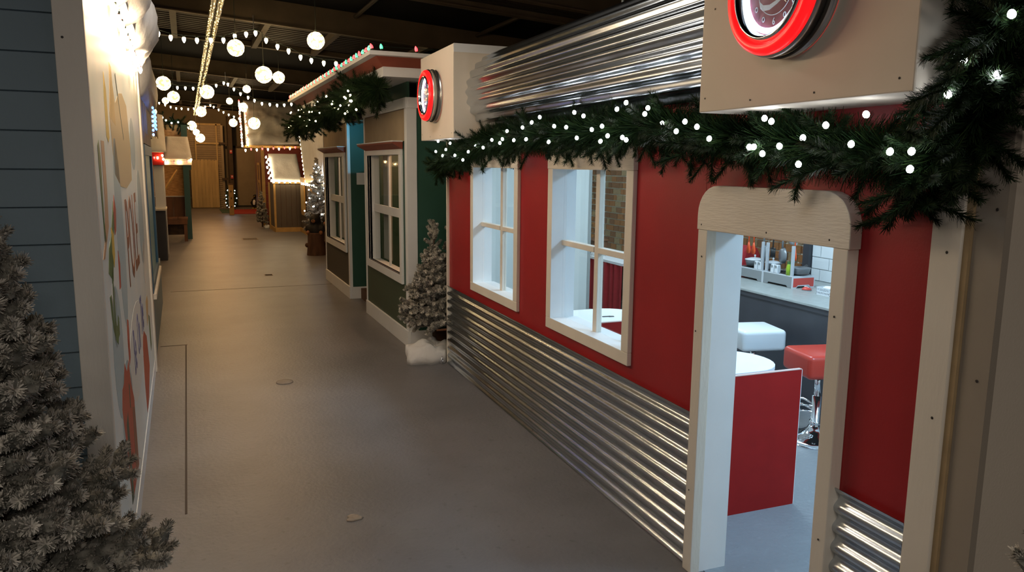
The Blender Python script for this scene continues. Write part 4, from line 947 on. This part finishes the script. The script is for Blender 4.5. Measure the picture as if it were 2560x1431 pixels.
light_string('few white bulbs on the short garland above the strand board', 'light string', None, [(-.32, 16.84, 2.36), (-.22, 16.84, 2.31), (-.1, 16.84, 2.33), (.0, 16.84, 2.26), (-.38, 16.84, 2.41)], [bulb_mesh(M['bulbwhite'], 1.5)], (0, 0, 0), wire=False)
be = thing('wooden_bench', 'dark wooden slat bench in front of the strand board shelter', 'bench', (-.4, 16.3, 0))
for k in range(4): B(-.35+k*.185, -.175+k*.185, -.0, .50, .42, .46).build('slat', M['brownwood'], be, bevel=.004)
B(-.35, .37, .0, .03, .34, .42).build('apron', M['brownwood'], be); B(-.35, .30, .2, .24, .12, .36).build('stretcher', M['bark'], be)
for a in (-.3, .33):
    for b in (.02, .44): B(a-.03, a+.03, b, b+.05, 0, .42).build('leg', M['brownwood'], be)

# ------------------------------------------------------------------ back wall: fence, metal wall, column, door
fp = thing('picket_fence', 'pale pine picket panel leaning against the ribbed back wall', 'fence', (.57, 28.15, 0))
for k in range(8):
    x = -.435+k*.1095; h = 1.63+rnd.uniform(-.01, .012)
    MB().prism([(x, .015), (x+.105, .015), (x+.105, h-.03), (x+.08, h), (x+.025, h), (x, h-.03)], -.012-.003*(k % 2), .010, 'y').build('picket', M['pine'], fp)
for z in (.35, 1.3): B(-.43, .44, .011, .05, z, z+.09).build('rail', M['pine'], fp)
mw = thing('ribbed_wall_panel', 'tan ribbed metal wall bay with pine studs above the picket panel', 'wall panel', (.55, 28.35, 0))
def ribbed(x0, x1, z0, z1, p=.07):
    mb = MB(); vs = []; n = int((z1-z0)/p)*4
    for i in range(n+1):
        z = z0+(z1-z0)*i/n; y = (0, .02, .02, 0)[i % 4]; vs += [(x0, y, z), (x1, y, z)]
    return mb.add(vs, [(2*i, 2*i+1, 2*i+3, 2*i+2) for i in range(n)])
ribbed(-.6, .62, 0, 2.83).build('ribbed_sheet', M['metalwall'], mw)
for x in (-.22, .45): B(x-.02, x+.025, -.06, -.005, 1.60, 2.83).build('stud', M['pine'], mw)
B(-.6, .6, -.06, -.005, 2.79, 2.85).build('plate', M['pine'], mw); B(-.2, .66, -.065, -.0, 2.15, 2.21).build('cross_rail', M['pine'], mw)
B(.58, .66, -.08, .02, 0, 2.8).build('end_stud', M['metalwall'], mw)
sco = thing('steel_column', 'tan steel column carrying a red alarm beside the back door', 'column', (1.41, 28.2, 0))
MB().box(-.085, .085, -.01, .01, 0, 3.1).box(-.085, -.07, -.07, .07, 0, 3.1).box(.07, .085, -.07, .07, 0, 3.1).build('flange_section', M['beam'], sco)
B(-.35, -.085, -.02, .03, 2.15, 2.22).build('cross_member', M['beam'], sco); B(-.3, -.085, -.02, .03, .95, 1.02).build('cross_member', M['beam'], sco)
for z, l in ((1.91, 'small red alarm strobe high on the steel column'), (1.06, 'small red pull station low on the steel column')):
    t = thing('fire_alarm', l, 'alarm', (1.44, 28.17, z), 0, 'red alarms on the column'); B(-.04, .04, -.03, 0, -.06, .06).build('housing', M['redplastic'], t, bevel=.006); B(-.025, .025, -.036, -.03, -.0, .03).build('lens', M['white'], t)
struct('door_1', MB().box(1.60, 2.72, 28.52, 28.58, .06, 2.05), M['metalwall'])
struct('trim_90', MB().box(1.53, 1.6, 28.48, 28.6, 0, 2.12).box(2.72, 2.8, 28.48, 28.6, 0, 2.12).box(1.53, 2.8, 28.48, 28.6, 2.05, 2.12), M['beam'])
tag(B(1.28, 2.2, 24.6, 27.0, 0, .012).build('floor_mat', M['redmat']), 'red floor mat in front of the back door', 'mat')
tag(B(.95, 1.275, 25.2, 27.2, 0, .012).build('floor_mat', M['greenmat']), 'dull green floor mat beside the red mat', 'mat')
wp = thing('wooden_post', 'short orange wooden post standing before the back wall', 'post', (1.185, 24.2, 0))
B(-.065, .065, -.05, .05, 0, .90).build('timber', M['pinetrim'], wp, bevel=.006); MB().prism([(-.07, .90), (.07, .90), (.05, .93), (-.05, .93)], -.055, .055, 'y').build('cap', M['brownwood'], wp)
for z in (.25, .5, .7): MB().ball((0, -.052, z), .025, 10, 6, sq=(.6, .3, 1.4)).build('notch', M['dark'], wp)
wr = thing('lit_wreath', 'oval pine wreath with white lights hung behind the orange post', 'wreath', (1.19, 24.32, .50))
pt = [(.13*math.cos(a), 0, .28*math.sin(a)) for a in [2*math.pi*i/24 for i in range(25)]]
garland_along(wr, pt, 60, .03, (0, -.2, 0), rg, droop=0, sc_=.8)
WL = bulb_mesh(M['bulbwhite'], 1.1)
for i in range(16):
    a = 2*math.pi*i/16; ob('bulb', WL, wr, (.14*math.cos(a)+rnd.uniform(-.035, .035), -.05, .28*math.sin(a)+rnd.uniform(-.04, .04)))
pg = thing('toy_penguin', 'small black and white penguin figure at the right of the back door', 'figurine', (2.12, 27.5, 0), R(-30))
MB().lathe([(.07, .02), (.12, .10), (.125, .2), (.09, .33), (.05, .36)], 16).build('body', M['bearblack'], pg, smooth=True)
MB().ball((0, -.05, .19), .10, 12, 8, sq=(.8, .8, 1.4)).build('belly', M['white'], pg, smooth=True); MB().ball((0, -.01, .41), .07, 12, 8).build('head', M['bearblack'], pg, smooth=True)
MB().tube([(0, -.06, .41), (0, -.14, .40)], [.02, .004], 8).build('beak', M['p_yellow'], pg)
for s in (-1, 1):
    MB().tube([(s*.10, 0, .31), (s*.15, 0, .2), (s*.14, -.01, .12)], [.03, .035, .01], 8).build('flipper', M['bearblack'], pg, smooth=True); MB().ball((s*.05, -.07, .012), .045, 10, 6, sq=(.9, 1.3, .3)).build('foot', M['p_yellow'], pg, smooth=True)

# ------------------------------------------------------------------ right far: cabin, stall, white roofed house
ca = thing('red_cabin', 'dark red cabin with honey pine posts under the big grey snow roof', 'building', (1.72, 19.8, 0))
for k in range(9): B(0, .025, .02+k*.24, .255+k*.24, 0, 1.95).build('board', M['brownwood'], ca)
for k in range(10): B(.02, 2.2, -.02, .0, k*.195, k*.195+.19).build('log_board', M['reddoor'], ca, bevel=.01)
B(-.02, .05, -.05, .02, 0, 2.0).build('corner_post', M['pinetrim'], ca); B(-.45, .0, -.06, 0, 1.90, 1.95).build('rafter', M['pinetrim'], ca)
B(-.5, 1.4, -1.82, -1.78, 1.88, 1.93).build('fascia', M['pinetrim'], ca)
shu = B(-.03, -.005, .4, 1.0, .6, 1.55).build('shutter', M['brownwood'], ca)
MB().box(-.045, -.03, .4, .46, .6, 1.55).box(-.045, -.03, .94, 1.0, .6, 1.55).box(-.045, -.03, .46, .94, .6, .66).box(-.045, -.03, .46, .94, 1.49, 1.55).box(-.045, -.03, .46, .94, 1.05, 1.11).build('shutter_frame', M['pinetrim'], shu)
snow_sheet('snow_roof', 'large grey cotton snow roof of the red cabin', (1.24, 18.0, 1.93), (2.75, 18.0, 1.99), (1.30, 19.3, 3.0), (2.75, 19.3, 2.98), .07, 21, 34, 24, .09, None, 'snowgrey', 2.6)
CC, CCr = c9(M['bulbwarm'], 1.5), c9(M['bulbred'], 1.4)
vl = [(1.16+.05*i/17, 17.98+1.25*i/17, 1.90+1.05*i/17) for i in range(18)]
light_string('white and red bulbs up the outer left verge of the cabin roof', 'light string', None, vl, [CC, CC, CCr], (0, 0, 0), sort=False)
vl = [(1.27+.05*i/13, 17.95+1.2*i/15, 1.92+.85*i/13) for i in range(14)]
light_string('white bulbs up the inner left verge of the cabin roof', 'light string', None, vl, [CC, CC, CC, CCr], (0, 0, 0), sort=False)
light_string('white and red bulbs along the cabin roof lower edge', 'light string', None, [(1.22+.118*i, 17.93, 1.83+.02*(i % 2)+.007*i) for i in range(10)], [CC, CCr], (0, 0, 0), sort=False, rz=(math.pi, 0, 0))
bo = thing('brown_stall', 'brown plank stall with honey pine trim and a small snow roof', 'booth', (1.79, 17.98, 0))
for k in range(5): B(.03+k*.115, .14+k*.115, .0, .02, .10, 1.08).build('plank', M['plank'], bo)
B(0, .02, .02, 1.0, .10, 1.08).build('side_panel', M['plank'], bo); B(-.01, .035, -.015, .0, 0, 1.10).build('corner_trim', M['pinetrim'], bo); B(-.012, .0, -.015, 1.0, 0, .10).build('base_trim', M['pinetrim'], bo)
B(.035, .62, -.015, .0, 0, .10).build('base_trim', M['pinetrim'], bo); B(-.03, .0, .9, 1.0, 0, 1.1).build('corner_trim', M['pinetrim'], bo); B(-.03, .6, -.04, 0, 1.09, 1.13).build('ledge', M['pinetrim'], bo)
snow_sheet('snow_roof', 'cream cotton snow roof edged with bulbs over the brown stall', (1.76, 17.9, 1.13), (2.40, 17.9, 1.13), (1.76, 18.7, 1.76), (2.40, 18.7, 1.76), .04, 31, 18, 12, .03)
light_string('warm bulbs along the lower edge of the brown stall roof', 'light string', None, [(1.78+.118*i, 17.86, 1.115) for i in range(6)], [CC], (0, 0, 0), sort=False)
light_string('warm bulbs up the left verge of the brown stall roof', 'light string', None, [(1.735-.04*(i % 2), 17.88+.07*i, 1.14+.058*i) for i in range(10)], [CC], (0, 0, 0), sort=False)
whs = thing('white_roof_house', 'brown sided play house with a smooth white snow roof behind the green house', 'building', (2.36, 0, 0))
for k in range(44): B(.0, .02, 11.0+k*.158, 11.15+k*.158, .1, 1.1).build('plank', M['plank'], whs)
B(-.015, .0, 11.0, 17.95, 0, .10).build('base_trim', M['pinetrim'], whs); B(-.02, .0, 16.2, 16.3, .1, 1.1).build('corner_trim', M['pinetrim'], whs)
MB().prism([(.04, 1.1), (.8, 1.1), (.8, 2.2), (.0, 2.2)], 11.0, 16.9, 'y').build('roof_block', M['plank'], whs)
snow_sheet('snow_roof', 'smooth white snow roof of the brown sided house at right', (2.36, 17.0, 1.12), (2.36, 11.0, 1.12), (2.26, 17.0, 2.25), (2.26, 11.0, 2.25), .03, 41, 30, 10, .01)
light_string('white bulbs up the far verge of the white snow roof', 'light string', None, [(2.36-.0075*i, 17.06, 1.14+.088*i) for i in range(14)], [CC], (0, 0, 0), sort=False)
light_string('warm bulbs along the eave of the white snow roof', 'light string', None, [(2.28, 17.0-.28*i, 1.10) for i in range(9)], [c9(M['bulbhot'], 1.3)], (0, 0, 0), sort=False)
sg = thing('wooden_sign', 'pale wooden board with a rounded foot mounted beside the brown stall', 'sign', (2.34, 17.3, .42))
MB().prism([(-.3, .08), (-.22, 0), (.22, 0), (.3, .08), (.3, .82), (-.3, .82)], -.02, .0, 'x').build('board', M['pinetrim'], sg)
for k in range(3): MB().box(-.028, -.02, -.2+k*.15, -.1+k*.15, .12, .7).build('raised_strip', M['pine'], sg)
flocked_tree('small flocked tree beside the left corner of the brown stall', 1.62, 19.2, .85, .13, .12, 34, 51)
lt = flocked_tree('lit flocked tree behind the carved bears', 2.22, 14.5, 1.62, .28, .25, 60, 52)
BWl = bulb_mesh(M['bulbwhite'], 1.1)
for i in range(34):
    u = (i+.5)/34; a = i*2.4; r = .26*(1-u)+.03; ob('bulb', BWl, lt, (r*math.cos(a), r*math.sin(a), .55+1.0*u))
cotton('cotton_snow', 'tiny cotton heap at the foot of the tree beside the brown stall', 'snow', 1.72, 19.15, 0, .08, .1, .08, 23)
def bear(x, y, h, label, s, rz):
    t = thing('carved_bear', label, 'carving', (x, y, 0), rz, 'carved bears by the green house')
    prof = [(.16, 0), (.15, .06), (.135, .2), (.14, h*.5), (.13, h*.52)]
    st = MB().lathe(prof, 18); st.v = [(a*(1+.14*noise.noise((a*9, b*9, c*3+x))), b*(1+.14*noise.noise((b*9, a*9, c*3))), c) for a, b, c in st.v]
    st.build('stump', M['stump'], t); MB().ball((-.14, -.05, .17), .04, 8, 6).build('knot', M['stump'], t, smooth=True)
    z = h*.5; mb = MB().ball((0, .0, z+.05), .125, 16, 10, sq=(1, 1, 1.3)).ball((0, -.03, h-.13), .095, 16, 10).ball((-.06, -.01, h-.05), .03, 10, 6).ball((.06, -.01, h-.05), .03, 10, 6).ball((0, -.10, h-.15), .045, 12, 8)
    mb.ball((-.12, -.04, z+.08), .05, 10, 8, sq=(1, 1, 1.6)).ball((.12, -.04, z+.08), .05, 10, 8, sq=(1, 1, 1.6)).ball((0, 0, z+.17), .10, 12, 8)
    b = mb.build('body', M['bearblack'], t, smooth=True); rm = b.modifiers.new('remesh', 'REMESH'); rm.mode = 'VOXEL'; rm.voxel_size = .014; rm.use_smooth_shade = True
    sm = b.modifiers.new('smooth', 'SMOOTH'); sm.iterations = 4
    MB().ball((0, -.135, h-.155), .034, 12, 8, sq=(1, .8, .8)).build('muzzle', M['beartan'], t, smooth=True); MB().ball((0, -.165, h-.14), .012, 8, 6).build('nose', M['blackplastic'], t, smooth=True)
    for s_ in (-1, 1):
        MB().ball((s_*.035, -.118, h-.105), .009, 8, 6).build('eye', M['blackplastic'], t, smooth=True); MB().ball((s_*.11, -.085, z+.02), .034, 10, 6).build('paw', M['beartan'], t, smooth=True)
bear(1.98, 13.25, .74, 'black carved bear on a brown stump, left one beside the green house', 1, R(-25))
bear(2.30, 13.52, 1.0, 'taller black carved bear on a stump partly hidden by the green house', 1, R(-10))

# floor drains
for x, y, w, l in ((1.13, 16.45, .16, 'dark slotted drain cover far down the aisle floor'), (.985, 11.03, .055, 'small square floor plate in the middle of the aisle')):
    t = thing('floor_drain', l, 'drain', (x, y, 0))
    B(-w, w, -w*1.2, w*1.2, 0, .003).build('frame', M['concretepatch'], t)
    for k in range(5): B(-w*.85, w*.85, -w+k*w*.45, -w+k*w*.45+w*.22, .003, .0045).build('slot', M['seam'], t)

# ------------------------------------------------------------------ lights under the ceiling
gl = [(.55,8.86,2.75,.087,'lacy glowing ball at upper left beside the clear light tube'), (1.25,7.99,2.75,.085,'lacy glowing ball highest and nearest, left of the green house roof'),
 (.93,10.01,2.61,.10,'big glowing ball of a close pair near the green house eave'), (1.28,11.59,2.75,.083,'smaller right-hand glowing ball of the close pair by the green house eave'),
 (-.24,12.41,2.67,.10,'big glowing ball hanging leftmost beside the snow roofs'), (-.14,14.91,2.67,.10,'medium glowing ball right of a tiny one at far left'),
 (-.31,17.02,2.75,.064,'tiny glowing ball touching the medium one at far left'), (.34,12.36,2.57,.10,'big glowing ball overlapping the clear light tube'),
 (.86,16.45,2.75,.063,'tiny glowing ball alone right of the clear light tube'), (.99,13.65,2.75,.063,'small glowing ball above the cabin roof corner'),
 (.33,16.66,2.54,.10,'glowing ball just below the end of the clear light tube'), (.16,18.29,2.33,.10,'left upper glowing ball of the low trio before the ribbed wall'),
 (.35,26.21,2.47,.10,'smallest middle glowing ball of the low trio before the ribbed wall'), (.33,19.0,2.09,.10,'lowest glowing ball of the low trio before the ribbed wall'),
 (1.14,20.64,2.53,.10,'glowing ball left of the cabin roof lights, above the back door'), (1.22,18.06,2.75,.096,'glowing ball at the upper left corner of the cabin roof'),
 (1.12,14.09,2.22,.10,'big glowing ball low in front of the grey cabin roof'), (2.03,19.3,2.69,.10,'glowing ball hanging at the right before the grey cabin roof'),
 (-.66,20.79,2.75,.078,'glowing ball half hidden behind the grey snow roof at left')]
gm = MB().ball((0, 0, 0), .1, 28, 18).mesh('shell', M['globe'], True)
for x, y, z, r, l in gl:
    t = thing('light_globe', l, 'globe light', (x, y, z), 0, 'glowing ball lights hung over the aisle')
    ob('shell', gm, t, (0, 0, 0), (x*3, y*2, 0), r/.1)
    MB().tube([(0, 0, r), (0, 0, r+.02)], .012, 8).build('cap', M['cable'], t); MB().tube([(0, 0, r+.02), (.0, 0, (2.968 if abs(x-.34) < .08 else ceil_z(x)-.005)-z)], .0035, 5).build('cord', M['cable'], t)
FW = c9(M['bulbwarm'], 1.5)
def festoon(label, Y, pts, hooks):
    t = thing('festoon_lights', label, 'light string', (0, Y, 0), 0, 'bulb strings crossing the aisle')
    MB().tube([(x, 0, z+.03) for x, z in pts], .003, 5).build('wire', M['cable'], t)
    for i, (x, z) in enumerate(pts): ob('bulb', FW, t, (x, 0, z), (math.pi, 0, 0))
    for x, z in hooks: MB().tube([(x, 0, z), (x, 0, ceil_z(x)-.2)], .004, 5).build('hook', M['steel'], t)
festoon('nearest white bulb string crossing the aisle under the ceiling', 9.25, [(-.32,2.95),(-.2,2.91),(-.08,2.88),(.05,2.87),(.18,2.87),(.32,2.88),(.45,2.89),(.57,2.94),(.69,2.97),(.79,2.99),(.9,2.92),(1.02,2.86),(1.14,2.82),(1.27,2.76),(1.39,2.73),(1.53,2.71),(1.67,2.71)], [(.77, 3.02)])
festoon('second white bulb string crossing the aisle, middle one', 15.2, [(-.46,2.99),(-.33,2.94),(-.2,2.90),(-.07,2.87),(.06,2.87),(.19,2.87),(.32,2.87),(.58,2.94),(.71,2.99),(.78,2.97),(.88,2.89),(.99,2.81),(1.12,2.75),(1.23,2.7),(1.36,2.65),(1.5,2.64),(1.63,2.63),(1.76,2.64),(1.89,2.66)], [(.74, 3.02)])
festoon('farthest white bulb string crossing the aisle', 22.3, [(-.56,3.07),(-.42,3.03),(-.29,2.98),(-.16,2.95),(-.03,2.95),(.13,2.94),(.27,2.96),(.42,2.98),(.55,3.02),(.68,3.06),(.76,3.02),(.88,2.95),(1.0,2.89),(1.13,2.83),(1.26,2.78),(1.39,2.74)], [(.68, 3.09)])
tu = thing('light_tube', 'long clear ceiling tube with two gold light ropes above the aisle', 'light fixture', (.34, 0, 3.0))
for s in (-1, 1):
    MB().tube([(s*.032, 4.2, 0), (s*.032, 26.5, 0)], .030, 12, cap=False).build('clear_tube', M['clearplastic'], tu, smooth=True)
    gold = MB(); r5 = random.Random(5+s); y = 4.3
    rope = MB().tube([(s*.032, 4.2, 0), (s*.032, 26.5, 0)], .006, 6); rope.build('rope', mat('gold_rope_%d' % s, (.5, .35, .12), .4), tu)
    while y < 26.4:
        gold.ball((s*.032+r5.uniform(-.014, .014), y, r5.uniform(-.014, .012)), .0055, 6, 4); y += .055+r5.random()*.03
    tag(gold.build('light_beads', glow('gold_bead_%d' % s, (1, .72, .28), 5), tu), kind='stuff')
for y in range(5, 26, 4): MB().tube([(0, y, .03), (0, y, ceil_z(.34)-3.0)], .004, 5).build('hanger', M['steel'], tu)
